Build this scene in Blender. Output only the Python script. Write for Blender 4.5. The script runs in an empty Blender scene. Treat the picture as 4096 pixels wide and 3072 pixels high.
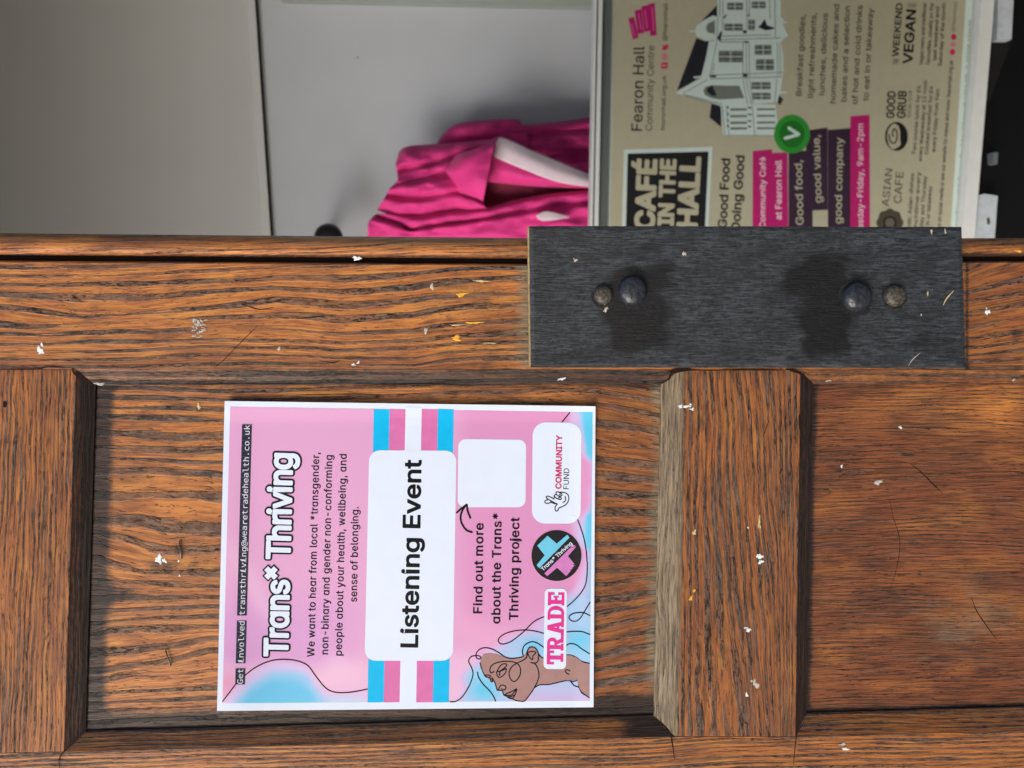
import bpy, math, random, os
import numpy as np
from mathutils import Matrix, Vector
random.seed(7)
rng = np.random.default_rng(11)
SC = bpy.context.scene
COL = SC.collection

# ------------------------------------------------------------------ camera
CAM = np.array([0.0, -0.508, 0.0])
F = 2958.0                      # focal length in pixels of a 4096 px wide picture
RM = np.array([[0.0024377147, 0.9999810833, -0.0056471727],
               [-0.0551498082, -0.0055041572, -0.9984629201],
               [-0.9984751155, 0.0027454082, 0.0551353474]])
cd = bpy.data.cameras.new('camera')
cam = bpy.data.objects.new('camera', cd)
COL.objects.link(cam)
cam.matrix_world = Matrix([[*RM[0], CAM[0]], [*RM[1], CAM[1]], [*RM[2], CAM[2]], [0, 0, 0, 1]])
cd.sensor_fit = 'HORIZONTAL'
cd.sensor_width = 36.0
cd.lens = 36.0 * F / 4096.0
cd.clip_start = 0.01
cd.clip_end = 200.0
cd.dof.use_dof = True
cd.dof.focus_distance = 0.508
cd.dof.aperture_fstop = 8.5
SC.camera = cam

# ------------------------------------------------------------------ sky, sun, exposure
w = bpy.data.worlds.new('World')
SC.world = w
w.use_nodes = True
nt = w.node_tree
nt.nodes.clear()
sky = nt.nodes.new('ShaderNodeTexSky')
sky.sky_type = 'NISHITA'
sky.sun_disc = False
LIGHT = Vector((0.72, 0.56, -0.42)).normalized()      # the way the light travels
sky.sun_elevation = math.asin(-LIGHT.z)
sky.sun_rotation = math.atan2(-LIGHT.x, -LIGHT.y)
sky.dust_density = 3.0
hs = nt.nodes.new('ShaderNodeHueSaturation')
hs.inputs['Saturation'].default_value = 0.9
bg = nt.nodes.new('ShaderNodeBackground')
bg.inputs['Strength'].default_value = 0.13
wo = nt.nodes.new('ShaderNodeOutputWorld')
nt.links.new(sky.outputs[0], hs.inputs['Color'])
nt.links.new(hs.outputs[0], bg.inputs['Color'])
nt.links.new(bg.outputs[0], wo.inputs[0])
sd = bpy.data.lights.new('sun', 'SUN')
sd.energy = 1.6
sd.angle = math.radians(30)
sd.color = (1.0, 0.97, 0.93)
sun = bpy.data.objects.new('sun', sd)
COL.objects.link(sun)
sun.rotation_euler = LIGHT.to_track_quat('-Z', 'Y').to_euler()
SC.view_settings.view_transform = 'Standard'
SC.view_settings.look = 'None'
SC.view_settings.gamma = 1.0
SC.view_settings.exposure = 0.38
SC.view_settings.use_curve_mapping = False
SC.cycles.max_bounces = 8
SC.cycles.use_denoising = True

# ------------------------------------------------------------------ helpers
K = 4096.0 / 2212.0             # measuring sheet of 2212 px -> 4096 px


def ray(u, v):
    return RM @ np.array([(u - 2048.0) / F, -(v - 1536.0) / F, -1.0])


def P(u, v, y):                 # point of the upright plane at depth y
    d = ray(u, v)
    return CAM + d * ((y - CAM[1]) / d[1])


def PK(u, v, y0, k, h=0.0):     # point of the plane y = y0 + k x - h
    d = ray(u, v)
    t = (y0 - h - CAM[1] + k * CAM[0]) / (d[1] - k * d[0])
    return CAM + d * t


def srgb(r, g, b):
    def f(c):
        c = c / 255.0
        return c / 12.92 if c <= 0.04045 else ((c + 0.055) / 1.055) ** 2.4
    return (f(r), f(g), f(b), 1.0)


def tag(o, label=None, cat=None, group=None, kind=None):
    if label: o['label'] = label
    if cat: o['category'] = cat
    if group: o['group'] = group
    if kind: o['kind'] = kind
    return o


def empty(name, loc, label, cat, group=None):
    o = bpy.data.objects.new(name, None)
    o.empty_display_size = 0.02
    o.location = loc
    COL.objects.link(o)
    return tag(o, label, cat, group)


def mk(name, verts, faces, mat, parent=None, smooth=False, uv=None, cols=None):
    me = bpy.data.meshes.new(name)
    me.from_pydata([tuple(map(float, p)) for p in verts], [], faces)
    if smooth:
        me.polygons.foreach_set('use_smooth', [True] * len(me.polygons))
    if uv is not None or cols is not None:
        li = np.empty(len(me.loops), dtype=np.int32)
        me.loops.foreach_get('vertex_index', li)
        if uv is not None:
            lay = me.uv_layers.new(name='grain')
            lay.data.foreach_set('uv', np.asarray(uv, dtype=np.float32)[li].ravel())
        if cols is not None:
            at = me.color_attributes.new('surface_tone', 'FLOAT_COLOR', 'POINT')
            at.data.foreach_set('color', np.asarray(cols, dtype=np.float32).ravel())
    me.materials.append(mat)
    me.update()
    o = bpy.data.objects.new(name, me)
    COL.objects.link(o)
    if parent is not None:
        o.parent = parent
        if parent.type == 'EMPTY':
            o.matrix_parent_inverse = Matrix.Translation(-Vector(parent.location))
    return o


# smooth value noise for mesh attributes
_NT = rng.random((64, 64))


def vnoise(x, y):
    x = np.asarray(x, float); y = np.asarray(y, float)
    xi = np.floor(x).astype(int); yi = np.floor(y).astype(int)
    fx = x - xi; fy = y - yi
    fx = fx * fx * (3 - 2 * fx); fy = fy * fy * (3 - 2 * fy)
    a = _NT[xi % 64, yi % 64]; b = _NT[(xi + 1) % 64, yi % 64]
    c = _NT[xi % 64, (yi + 1) % 64]; d = _NT[(xi + 1) % 64, (yi + 1) % 64]
    return (a * (1 - fx) + b * fx) * (1 - fy) + (c * (1 - fx) + d * fx) * fy


def sstep(a, b, x):
    t = np.clip((x - a) / (b - a), 0, 1)
    return t * t * (3 - 2 * t)


def catmull(pts, n):
    """smooth polyline of n points through pts (rows of any width)"""
    p = np.asarray(pts, float)
    if len(p) == 2:
        t = np.linspace(0, 1, n)[:, None]
        return p[0] * (1 - t) + p[1] * t
    d = np.r_[0, np.cumsum(np.maximum(np.linalg.norm(np.diff(p[:, :2], axis=0), axis=1), 1e-6))]
    q = np.vstack([2 * p[0] - p[1], p, 2 * p[-1] - p[-2]])
    out = []
    for s in np.linspace(0, d[-1], n):
        i = min(max(np.searchsorted(d, s, side='right') - 1, 0), len(p) - 2)
        t = (s - d[i]) / (d[i + 1] - d[i])
        a, b, c, e = q[i], q[i + 1], q[i + 2], q[i + 3]
        out.append(0.5 * (2 * b + (c - a) * t + (2 * a - 5 * b + 4 * c - e) * t * t + (3 * b - a - 3 * c + e) * t ** 3))
    return np.array(out)


# ------------------------------------------------------------------ materials
def simple(name, col, rough=0.5, spec=0.4, var=0.0, scale=60.0, metal=0.0, bump=0.0):
    m = bpy.data.materials.new(name)
    m.use_nodes = True
    t = m.node_tree; n = t.nodes; b = n['Principled BSDF']
    b.inputs['Base Color'].default_value = col
    b.inputs['Roughness'].default_value = rough
    b.inputs['Metallic'].default_value = metal
    b.inputs['Specular IOR Level'].default_value = spec
    if var or bump:
        tc = n.new('ShaderNodeTexCoord')
        no = n.new('ShaderNodeTexNoise')
        no.inputs['Scale'].default_value = scale
        no.inputs['Detail'].default_value = 5
        t.links.new(tc.outputs['Object'], no.inputs['Vector'])
        if var:
            mr = n.new('ShaderNodeMapRange')
            mr.inputs['From Min'].default_value = 0.3
            mr.inputs['From Max'].default_value = 0.7
            mr.inputs['To Min'].default_value = 1 - var
            mr.inputs['To Max'].default_value = 1 + var
            t.links.new(no.outputs['Fac'], mr.inputs['Value'])
            mx = n.new('ShaderNodeMix'); mx.data_type = 'RGBA'; mx.blend_type = 'MULTIPLY'
            mx.inputs[0].default_value = 1.0
            mx.inputs[6].default_value = col
            t.links.new(mr.outputs[0], mx.inputs[7])
            t.links.new(mx.outputs[2], b.inputs['Base Color'])
        if bump:
            bp = n.new('ShaderNodeBump')
            bp.inputs['Distance'].default_value = bump
            t.links.new(no.outputs['Fac'], bp.inputs['Height'])
            t.links.new(bp.outputs[0], b.inputs['Normal'])
    return m


class NB:
    """small node-building aid"""
    def __init__(s, name):
        s.m = bpy.data.materials.new(name); s.m.use_nodes = True
        s.t = s.m.node_tree; s.n = s.t.nodes; s.b = s.n['Principled BSDF']
    def link(s, a, b): s.t.links.new(a, b)
    def put(s, x, sock):
        if isinstance(x, (int, float)): sock.default_value = x
        elif isinstance(x, tuple): sock.default_value = x
        else: s.link(x, sock)
    def math(s, op, a, b=0.0, c=None, clamp=False):
        n = s.n.new('ShaderNodeMath'); n.operation = op; n.use_clamp = clamp
        s.put(a, n.inputs[0]); s.put(b, n.inputs[1])
        if c is not None: s.put(c, n.inputs[2])
        return n.outputs[0]
    def vec(s, x, y, z=0.0):
        n = s.n.new('ShaderNodeCombineXYZ'); s.put(x, n.inputs[0]); s.put(y, n.inputs[1]); s.put(z, n.inputs[2])
        return n.outputs[0]
    def noise(s, v, detail=2.0, rough=0.5, dist=0.0):
        n = s.n.new('ShaderNodeTexNoise'); n.inputs['Scale'].default_value = 1.0
        n.inputs['Detail'].default_value = detail; n.inputs['Roughness'].default_value = rough
        n.inputs['Distortion'].default_value = dist
        s.link(v, n.inputs['Vector']); return n.outputs['Fac']
    def rng(s, x, a, b, c=0.0, d=1.0, smooth=True):
        n = s.n.new('ShaderNodeMapRange'); n.interpolation_type = 'SMOOTHSTEP' if smooth else 'LINEAR'
        s.put(x, n.inputs['Value'])
        s.put(a, n.inputs['From Min']); s.put(b, n.inputs['From Max']); s.put(c, n.inputs['To Min']); s.put(d, n.inputs['To Max'])
        return n.outputs[0]
    def mix(s, f, a, b, mode='MIX'):
        n = s.n.new('ShaderNodeMix'); n.data_type = 'RGBA'; n.blend_type = mode
        s.put(f, n.inputs[0]); s.put(a, n.inputs[6]); s.put(b, n.inputs[7])
        return n.outputs[2]


def wood(name, sp, seed, th=0.56, contrast=1.0, base=None, rays=0.0, varl=170.0, noisy=1.0, sharp=1.0, fmin=0.45, sw=0.115, pn=1.9):
    """weathered oak; the UV map holds (along the grain, across the grain) in millimetres,
    the colour attribute (grey weathering, grime and painted shade, red varnish, cracks)"""
    b = NB(name)
    uv = b.n.new('ShaderNodeUVMap'); uv.uv_map = 'grain'
    sx = b.n.new('ShaderNodeSeparateXYZ'); b.link(uv.outputs[0], sx.inputs[0])
    l, q = sx.outputs[0], sx.outputs[1]
    at = b.n.new('ShaderNodeAttribute'); at.attribute_name = 'surface_tone'
    sc = b.n.new('ShaderNodeSeparateColor'); b.link(at.outputs['Color'], sc.inputs[0])
    grey, darkening, red = sc.outputs[0], sc.outputs[1], sc.outputs[2]
    V = lambda a, c, z=0.0: b.vec(b.math('MULTIPLY', l, 1.0 / a), b.math('MULTIPLY', q, 1.0 / c), seed + z)
    # growth rings: warped sine plus stretched noise, merging and fading from place to place
    n1 = b.noise(V(varl, sp * 3.4), 2.0)
    ph = b.math('ADD', b.math('MULTIPLY', q, 1.0 / sp), b.math('MULTIPLY', b.math('SUBTRACT', n1, 0.5), pn))
    sn = b.math('COSINE', b.math('MULTIPLY', ph, 6.2832))
    n2 = b.noise(V(varl * 0.62, sp * 0.52, 3.1), 3.5, 0.62)
    n3 = b.noise(V(5.0, 1.0, 7.7), 4.0, 0.72)
    n4 = b.noise(V(30.0, 2.0, 9.2), 2.0)
    n5 = b.noise(V(70.0, 17.0, 70.0), 2.0)
    ring = b.math('MULTIPLY_ADD', sn, sw, n2)
    ring = b.math('ADD', ring, b.math('MULTIPLY', b.math('SUBTRACT', n3, 0.5), 0.24 * noisy))
    ring = b.math('ADD', ring, b.math('MULTIPLY', b.math('SUBTRACT', n4, 0.5), 0.20 * noisy))
    ring = b.math('ADD', ring, b.math('MULTIPLY', b.math('SUBTRACT', n5, 0.5), 0.22))
    late = b.rng(ring, th - 0.045 / sharp, th + 0.065 / sharp)
    # early wood colours
    fib = b.noise(V(22.0, 0.95, 12.0), 3.0, 0.65)
    blot = b.noise(V(60.0, 20.0, 15.0), 4.0, 0.6)
    base = base or (srgb(198, 127, 66), srgb(146, 88, 52))
    ca = b.mix(b.rng(fib, 0.34, 0.66), base[1], base[0])
    ca = b.mix(b.math('MULTIPLY', b.rng(blot, 0.44, 0.68), 0.55), ca, b.mix(b.rng(fib, 0.3, 0.7), srgb(92, 58, 44), srgb(132, 84, 58)))
    ca = b.mix(b.math('MULTIPLY', b.rng(b.noise(V(40.0, 6.0, 51.0), 2.0), 0.5, 0.72), 0.5), ca, srgb(214, 148, 72))
    ca = b.mix(b.math('MULTIPLY', red, 0.9), ca, b.mix(b.rng(b.math('ADD', b.math('MULTIPLY', fib, 0.7), b.math('MULTIPLY', blot, 0.3)), 0.36, 0.62), srgb(62, 39, 33), srgb(126, 72, 50)))
    # thin secondary grain
    fine = b.rng(b.noise(V(45.0, 0.9, 81.0), 3.0, 0.6), 0.54, 0.64)
    ca = b.mix(b.math('MULTIPLY', fine, 0.36), ca, srgb(82, 56, 44))
    cdark = b.mix(b.rng(b.noise(V(9.0, 1.4, 21.0), 4.0, 0.7), 0.34, 0.66), srgb(58, 47, 43), srgb(122, 98, 84))
    fade = b.rng(b.noise(V(95.0, 21.0, 90.0), 3.0, 0.6), 0.38, 0.60, fmin, 1.0)
    late = b.math('MULTIPLY', late, fade)
    col = b.mix(b.math('MULTIPLY', late, contrast), ca, cdark)
    grime = b.rng(b.noise(V(34.0, 11.0, 95.0), 5.0, 0.68), 0.56, 0.72)
    col = b.mix(b.math('MULTIPLY', grime, 0.55), col, b.mix(b.rng(fib, 0.3, 0.7), srgb(54, 42, 37), srgb(98, 74, 60)))
    # pores and open cracks along the rings
    pore = b.rng(b.noise(V(7.0, 0.75, 31.0), 2.0, 0.6), 0.61, 0.69)
    col = b.mix(b.math('MULTIPLY', pore, 0.62), col, srgb(52, 36, 29))
    cn = b.rng(b.noise(V(5.0, 0.75, 37.0), 4.0, 0.72), 0.53, 0.59)
    crk = b.math('MULTIPLY', cn, b.rng(ring, th - 0.01, th + 0.08))
    crk = b.math('MULTIPLY', crk, b.rng(b.noise(V(36.0, 7.0, 39.0), 2.0), 0.40, 0.58))
    col = b.mix(b.math('MULTIPLY', crk, 0.95), col, srgb(20, 17, 17))
    # bleached worn spots
    worn = b.rng(b.noise(V(3.6, 1.5, 44.0), 4.0, 0.7), 0.64, 0.74)
    col = b.mix(b.math('MULTIPLY', worn, 0.30), col, srgb(186, 160, 136))
    # grey weathering, grime and painted shade keep to their own ragged shapes
    rag = b.noise(V(5.0, 2.2, 60.0), 5.0, 0.7)
    gm = b.rng(b.math('ADD', grey, b.math('MULTIPLY', b.math('SUBTRACT', rag, 0.5), 0.7)), 0.2, 0.95)
    gm = b.math('MULTIPLY', gm, b.rng(grey, 0.02, 0.2))
    cg = b.mix(b.rng(b.noise(V(20.0, 1.1, 63.0), 4.0, 0.65), 0.3, 0.7), srgb(90, 80, 66), srgb(152, 138, 115))
    col = b.mix(b.math('MULTIPLY', gm, 0.93), col, cg)
    dm = b.rng(b.math('ADD', darkening, b.math('MULTIPLY', b.math('SUBTRACT', rag, 0.5), 0.8)), 0.22, 0.95)
    dm = b.math('MULTIPLY', dm, b.rng(darkening, 0.02, 0.2))
    col = b.mix(b.math('MULTIPLY', dm, 0.92), col, b.mix(b.rng(fib, 0.3, 0.7), srgb(21, 20, 22), srgb(42, 39, 41)))
    b.link(col, b.b.inputs['Base Color'])
    ro = b.rng(late, 0.0, 1.0, 0.46, 0.62)
    b.link(ro, b.b.inputs['Roughness'])
    b.b.inputs['Specular IOR Level'].default_value = 0.32
    h = b.math('MULTIPLY_ADD', late, -0.45, b.math('MULTIPLY', fib, 0.35))
    h = b.math('SUBTRACT', h, b.math('MULTIPLY', crk, 1.0))
    h = b.math('SUBTRACT', h, b.math('MULTIPLY', pore, 0.35))
    bp = b.n.new('ShaderNodeBump'); bp.inputs['Distance'].default_value = 0.0011; bp.inputs['Strength'].default_value = 0.9
    b.link(h, bp.inputs['Height']); b.link(bp.outputs[0], b.b.inputs['Normal'])
    return b.m


M = {}
M['stile'] = wood('oak_stile', 6.0, 1.3, th=0.555, fmin=0.65, sw=0.175, pn=0.5)
M['bead'] = wood('oak_bead', 4.0, 5.1, th=0.60, varl=140, contrast=0.85)
M['panel'] = wood('oak_panel', 6.6, 9.4, th=0.55, fmin=0.7, sharp=1.3, sw=0.185, pn=0.5, varl=120)
M['rail'] = wood('oak_rail', 3.3, 14.8, th=0.535, varl=150, noisy=0.8)
M['mid'] = wood('oak_mid_rail', 4.6, 22.7, th=0.525, fmin=0.6, varl=120, noisy=1.1)
M['low'] = wood('oak_lower_panel', 3.0, 31.2, th=0.56, varl=60, contrast=0.62, noisy=1.3, sharp=0.6, fmin=0.3)
M['side'] = wood('oak_side_stile', 3.6, 41.9, th=0.52, fmin=0.6, varl=160)
M['bevel'] = wood('oak_bevel', 4.2, 52.6, th=0.56, varl=150)


def black_paint():
    b = NB('black_paint')
    uv = b.n.new('ShaderNodeUVMap'); uv.uv_map = 'grain'
    sx = b.n.new('ShaderNodeSeparateXYZ'); b.link(uv.outputs[0], sx.inputs[0])
    l, q = sx.outputs[0], sx.outputs[1]
    at = b.n.new('ShaderNodeAttribute'); at.attribute_name = 'surface_tone'
    sc = b.n.new('ShaderNodeSeparateColor'); b.link(at.outputs['Color'], sc.inputs[0])
    V = lambda a, c, z=0.0: b.vec(b.math('MULTIPLY', l, 1.0 / a), b.math('MULTIPLY', q, 1.0 / c), z)
    gr = b.math('ADD', b.math('MULTIPLY', b.noise(V(15, 1.3, 2.0), 5.0, 0.75), 0.62), b.math('MULTIPLY', b.noise(V(4.5, 2.4, 17.0), 5.0, 0.75), 0.38))
    gr = b.rng(gr, 0.1, 0.9, -0.06, 1.06, False)
    bl = b.noise(V(26, 13, 4.0), 5.0, 0.65)
    col = b.mix(b.rng(gr, 0.34, 0.66), srgb(17, 20, 25), srgb(74, 80, 87))
    col = b.mix(b.math('MULTIPLY', b.rng(bl, 0.42, 0.62), 0.6), col, srgb(36, 38, 43))
    fle = b.rng(b.noise(V(3.4, 1.6, 8.0), 5.0, 0.74), 0.60, 0.70)
    col = b.mix(b.math('MULTIPLY', fle, 0.36), col, srgb(150, 150, 146))
    rag = b.noise(V(12, 2.0, 12.0), 5.0, 0.72)
    dk = b.rng(b.math('ADD', sc.outputs[1], b.math('MULTIPLY', b.math('SUBTRACT', rag, 0.5), 1.2)), 0.05, 0.85)
    dk = b.math('MULTIPLY', dk, b.rng(sc.outputs[1], 0.02, 0.15))
    col = b.mix(b.math('MULTIPLY', dk, 0.96), col, b.mix(b.rng(gr, 0.35, 0.75), srgb(11, 11, 14), srgb(28, 29, 33)))
    lt = b.rng(b.math('ADD', sc.outputs[0], b.math('MULTIPLY', b.math('SUBTRACT', rag, 0.5), 0.9)), 0.35, 0.9)
    lt = b.math('MULTIPLY', lt, b.rng(sc.outputs[0], 0.02, 0.15))
    col = b.mix(b.math('MULTIPLY', lt, 0.6), col, srgb(118, 120, 120))
    b.link(col, b.b.inputs['Base Color'])
    b.b.inputs['Roughness'].default_value = 0.52
    b.b.inputs['Specular IOR Level'].default_value = 0.35
    h = b.math('ADD', gr, b.math('MULTIPLY', fle, 0.5))
    bp = b.n.new('ShaderNodeBump'); bp.inputs['Distance'].default_value = 0.0012; bp.inputs['Strength'].default_value = 0.9
    b.link(h, bp.inputs['Height']); b.link(bp.outputs[0], b.b.inputs['Normal'])
    return b.m


M['black'] = black_paint()
M['bolt'] = simple('black_iron', srgb(40, 44, 51), 0.34, 0.6, 0.6, 420, 0.1, 0.0006)
M['bolt_rust'] = simple('worn_iron', srgb(70, 66, 60), 0.45, 0.5, 0.7, 520, 0.1, 0.0007)
M['ply'] = simple('raw_ply_edge', srgb(150, 130, 96), 0.8, 0.2, 0.35, 300)
M['white_paint'] = simple('white_paint', srgb(226, 232, 234), 0.6, 0.3, 0.12, 500, 0, 0.0003)
M['dull_paint'] = simple('dull_white_paint', srgb(186, 178, 170), 0.7, 0.2, 0.25, 700)
M['cream_paint'] = simple('cream_paint', srgb(206, 186, 140), 0.7, 0.2, 0.2, 500)
M['yellow_paint'] = simple('yellow_paint', srgb(226, 168, 62), 0.6, 0.3, 0.15, 500)
M['scratch'] = simple('dark_scratch', srgb(40, 27, 22), 0.8, 0.1)
M['steel'] = simple('dull_steel', srgb(120, 108, 96), 0.4, 0.5, 0.2, 800, 0.6)


# ------------------------------------------------------------------ stains and painted shade on the old door (measuring sheet coordinates)
def soft(u, v, u0, u1, v0, v1, fu, fv):
    return (sstep(u0 - fu, u0 + fu, u) * (1 - sstep(u1 - fu, u1 + fu, u)) *
            sstep(v0 - fv, v0 + fv, v) * (1 - sstep(v1 - fv, v1 + fv, v)))


def blob(u, v, cu, cv, ru, rv):
    return np.exp(-(((u - cu) / ru) ** 2 + ((v - cv) / rv) ** 2))


def lerp_line(x, x0, y0, x1, y1):
    return y0 + (y1 - y0) * (x - x0) / (x1 - x0)


def surface_tone(part, u, v):
    z = np.zeros_like(u)
    g, d, r = z.copy(), z.copy(), z.copy()
    if part == 'stile':
        g += 0.8 * soft(u, v, 1124, 1150, 560, 800, 24, 12) + 0.22 * soft(u, v, 1060, 1150, 560, 800, 50, 20)
        d += 0.42 * soft(u, v, 990, 1110, 575, 800, 60, 40) + 0.32 * soft(u, v, -500, 2800, 786, 810, 5, 12)
        d += 0.55 * blob(u, v, 935, 715, 40, 16) + 0.6 * blob(u, v, 950, 618, 55, 9)
        d += 0.8 * soft(u, v, 2084, 2094, 560, 800, 4, 4)  # dark strip along the plate's right-hand edge
        r += 0.55 * soft(u, v, 2080, 2800, 550, 800, 10, 20) + 0.5 * soft(u, v, -500, 1100, 770, 810, 40, 14)
        d += 0.75 * blob(u, v, 2195, 722, 22, 18)
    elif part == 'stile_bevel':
        d += 0.62 + 0.5 * soft(u, v, -500, 1450, 824, 840, 10, 4) + 0.25 * soft(u, v, 500, 1440, 800, 840, 60, 10)  # grimy bevel, its colour darkened further against the sun it faces
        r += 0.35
        g += 0.45 * soft(u, v, 1330, 1500, 800, 840, 50, 8)
    elif part == 'bead':
        g += 0.5 * soft(u, v, 560, 1150, 505, 532, 120, 6) + 0.35 * soft(u, v, -500, 120, 505, 528, 40, 6)
        d += 0.5 * soft(u, v, 2000, 2800, 500, 560, 30, 20) + 0.75 * soft(u, v, -500, 2800, 548, 600, 5, 4)
        d += 0.6 * soft(u, v, -500, 2800, 480, 513, 5, 3)
    elif part == 'panel':
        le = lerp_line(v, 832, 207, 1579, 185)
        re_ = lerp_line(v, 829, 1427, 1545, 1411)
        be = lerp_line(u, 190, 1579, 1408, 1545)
        d += 1.3 * (1 - sstep(10, 66, u - le)) + 1.3 * (1 - sstep(8, 66, be - v)) + 0.7 * (1 - sstep(2, 14, v - 831))  # panel darkens towards three of its edges
        g += 0.75 * (1 - sstep(0, 44, re_ - u)) * (0.6 + 0.8 * vnoise(u / 30, v / 60))
        d += 0.5 * soft(u, v, 1290, 1440, 1050, 1560, 40, 60) * vnoise(u / 60 + 9, v / 90)
        r += 0.6 * soft(u, v, 1270, 1440, 820, 1560, 40, 20)
        d += 0.12 * soft(u, v, 1300, 1440, 835, 1560, 40, 20)
        d += 0.5 * soft(u, v, 480, 1300, 852, 868, 20, 5)  # shadow beside the poster's edge, painted into the wood colour
        d += 0.8 * blob(u, v, 352, 1222, 50, 20) + 0.8 * blob(u, v, 262, 1283, 56, 26) + 0.5 * blob(u, v, 400, 1130, 60, 14) + 0.45 * blob(u, v, 390, 1390, 50, 20)
    elif part == 'panel_low':
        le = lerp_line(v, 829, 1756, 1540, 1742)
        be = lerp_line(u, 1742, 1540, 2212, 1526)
        d += 0.95 * (1 - sstep(2, 16, u - le)) + 0.8 * (1 - sstep(3, 20, be - v)) + 0.5 * (1 - sstep(2, 12, v - 829))  # lower panel darkens towards three of its edges
        r += 1.0 - 0.75 * blob(u, v, 2130, 890, 160, 55) - 0.36 * sstep(0.45, 0.8, vnoise(u / 90 + 3, v / 38 + 8)) - 0.3 * blob(u, v, 1790, 1450, 40, 70)
        d += 0.22 * sstep(0.55, 0.9, vnoise(u / 120 + 13, v / 55 + 2))
        d += 0.4 * blob(u, v, 1830, 1250, 120, 160) * vnoise(u / 40, v / 25) + 0.35 * blob(u, v, 1790, 920, 50, 80)
        g += 0.5 * blob(u, v, 2090, 1340, 150, 120) * (0.5 + 0.8 * vnoise(u / 30, v / 20)) + 0.4 * blob(u, v, 2175, 1185, 30, 9)
    elif part == 'rail':
        e = lerp_line(v, 797, 164, 1624, 138)
        d += 0.30 * soft(u, v, 20, 120, 1080, 1500, 40, 160) + 0.5 * blob(u, v, 10, 870, 9, 12)
        r += 0.35 * (1 - sstep(0, 14, v - 797)) + 0.3
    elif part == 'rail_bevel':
        d += 0.72 + 0.28 * soft(u, v, 178, 260, 800, 1600, 6, 8)  # grime, plus the shade of this downward face put into the colour
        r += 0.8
    elif part == 'mid':
        g += 0.85 * (1 - sstep(2, 20, u - lerp_line(v, 800, 1470, 1589, 1457)))
        g += 0.30 * blob(u, v, 1600, 805, 120, 14) + 0.4 * blob(u, v, 1545, 1260, 50, 90)
        d += 0.42 * soft(u, v, 1490, 1620, 1130, 1500, 40, 90) + 0.4 * soft(u, v, 1470, 1730, 795, 815, 20, 8)
        r += 0.5
    elif part == 'mid_bevel_up':
        g += 1.0
        d += 0.35 * soft(u, v, 1395, 1425, 780, 1600, 5, 5)
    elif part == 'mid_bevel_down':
        d += 0.88  # grime and the shade of the downward bevel in one dark colour
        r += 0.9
    elif part == 'side_bevel':
        d += 0.32 + 0.7 * soft(u, v, 1350, 1470, 1500, 1620, 40, 20) + 0.6 * (1 - sstep(1, 10, v - lerp_line(u, 190, 1579, 1408, 1545)))  # darker towards the line where bevel meets panel
        r += 0.3
    elif part == 'side_bevel_low':
        d += 0.22 + 0.7 * (1 - sstep(0, 8, v - lerp_line(u, 1742, 1540, 2212, 1526)))  # darker along the foot of the bevel
        r += 0.3
    elif part == 'side':
        d += 0.25 * soft(u, v, 1440, 1480, 1580, 1700, 20, 20)
        r += 0.15
    return np.stack([np.clip(g, 0, 1), np.clip(d, 0, 1.25), np.clip(r, 0, 1), np.ones_like(u)], -1)


# the rings of the two boards that show most, as they run on the real door (4096 px picture sheet)
STILE_RINGS = [
    [(0, 1102), (500, 1101), (760, 1084), (1010, 1074), (1400, 1062), (2110, 1040), (3863, 1121), (3948, 1088), (4096, 1040)],
    [(0, 1137), (250, 1139), (500, 1135), (760, 1128), (1010, 1115), (1200, 1108), (1426, 1108), (1607, 1099), (1742, 1086), (1855, 1076), (2110, 1070), (3863, 1173), (4096, 1131)],
    [(0, 1168), (127, 1173), (304, 1178), (443, 1186), (570, 1188), (700, 1178), (890, 1166), (1076, 1150), (1200, 1160), (1336, 1165), (1516, 1156), (1652, 1149), (1788, 1131), (2110, 1115), (3863, 1211), (4096, 1173)],
    [(0, 1223), (127, 1232), (240, 1251), (335, 1267), (475, 1261), (633, 1248), (823, 1232), (950, 1220), (1108, 1201), (1200, 1203), (1380, 1221), (1516, 1212), (1652, 1196), (1742, 1185), (1833, 1185), (2110, 1175), (3873, 1258), (4096, 1220)],
    [(0, 1292), (127, 1305), (316, 1300), (506, 1288), (700, 1281), (950, 1273), (1108, 1264), (1200, 1266), (1380, 1278), (1516, 1266), (1652, 1257), (1742, 1239), (1878, 1226), (2110, 1222), (3868, 1310), (4096, 1268)],
    [(0, 1337), (190, 1343), (354, 1337), (570, 1330), (823, 1324), (1013, 1315), (1200, 1325), (1336, 1334), (1516, 1330), (1652, 1321), (1765, 1298), (2110, 1280), (3900, 1353), (4096, 1320)],
    [(0, 1378), (190, 1375), (380, 1371), (633, 1368), (886, 1362), (1076, 1362), (1200, 1362), (1380, 1372), (1562, 1366), (1652, 1359), (1850, 1345), (2110, 1335), (3940, 1386), (4096, 1358)],
    [(0, 1406), (158, 1406), (380, 1406), (570, 1400), (728, 1392), (886, 1392), (1076, 1394), (1200, 1390), (1336, 1402), (1516, 1400), (1697, 1388), (1833, 1377), (2110, 1370), (3863, 1420), (4096, 1400)],
    [(0, 1438), (253, 1438), (531, 1438), (696, 1428), (886, 1424), (1076, 1420), (1200, 1424), (1336, 1431), (1516, 1436), (1652, 1429), (1788, 1409), (2110, 1400), (3863, 1450), (4096, 1438)],
    [(0, 1466), (285, 1466), (570, 1463), (886, 1459), (1200, 1454), (1652, 1461), (1788, 1440), (1923, 1431), (2110, 1428), (3863, 1478), (4096, 1472)],
    [(0, 1500), (1200, 1492), (2110, 1490), (4096, 1505)], [(0, 1530), (1200, 1528), (2110, 1520), (4096, 1535)]]
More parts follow.
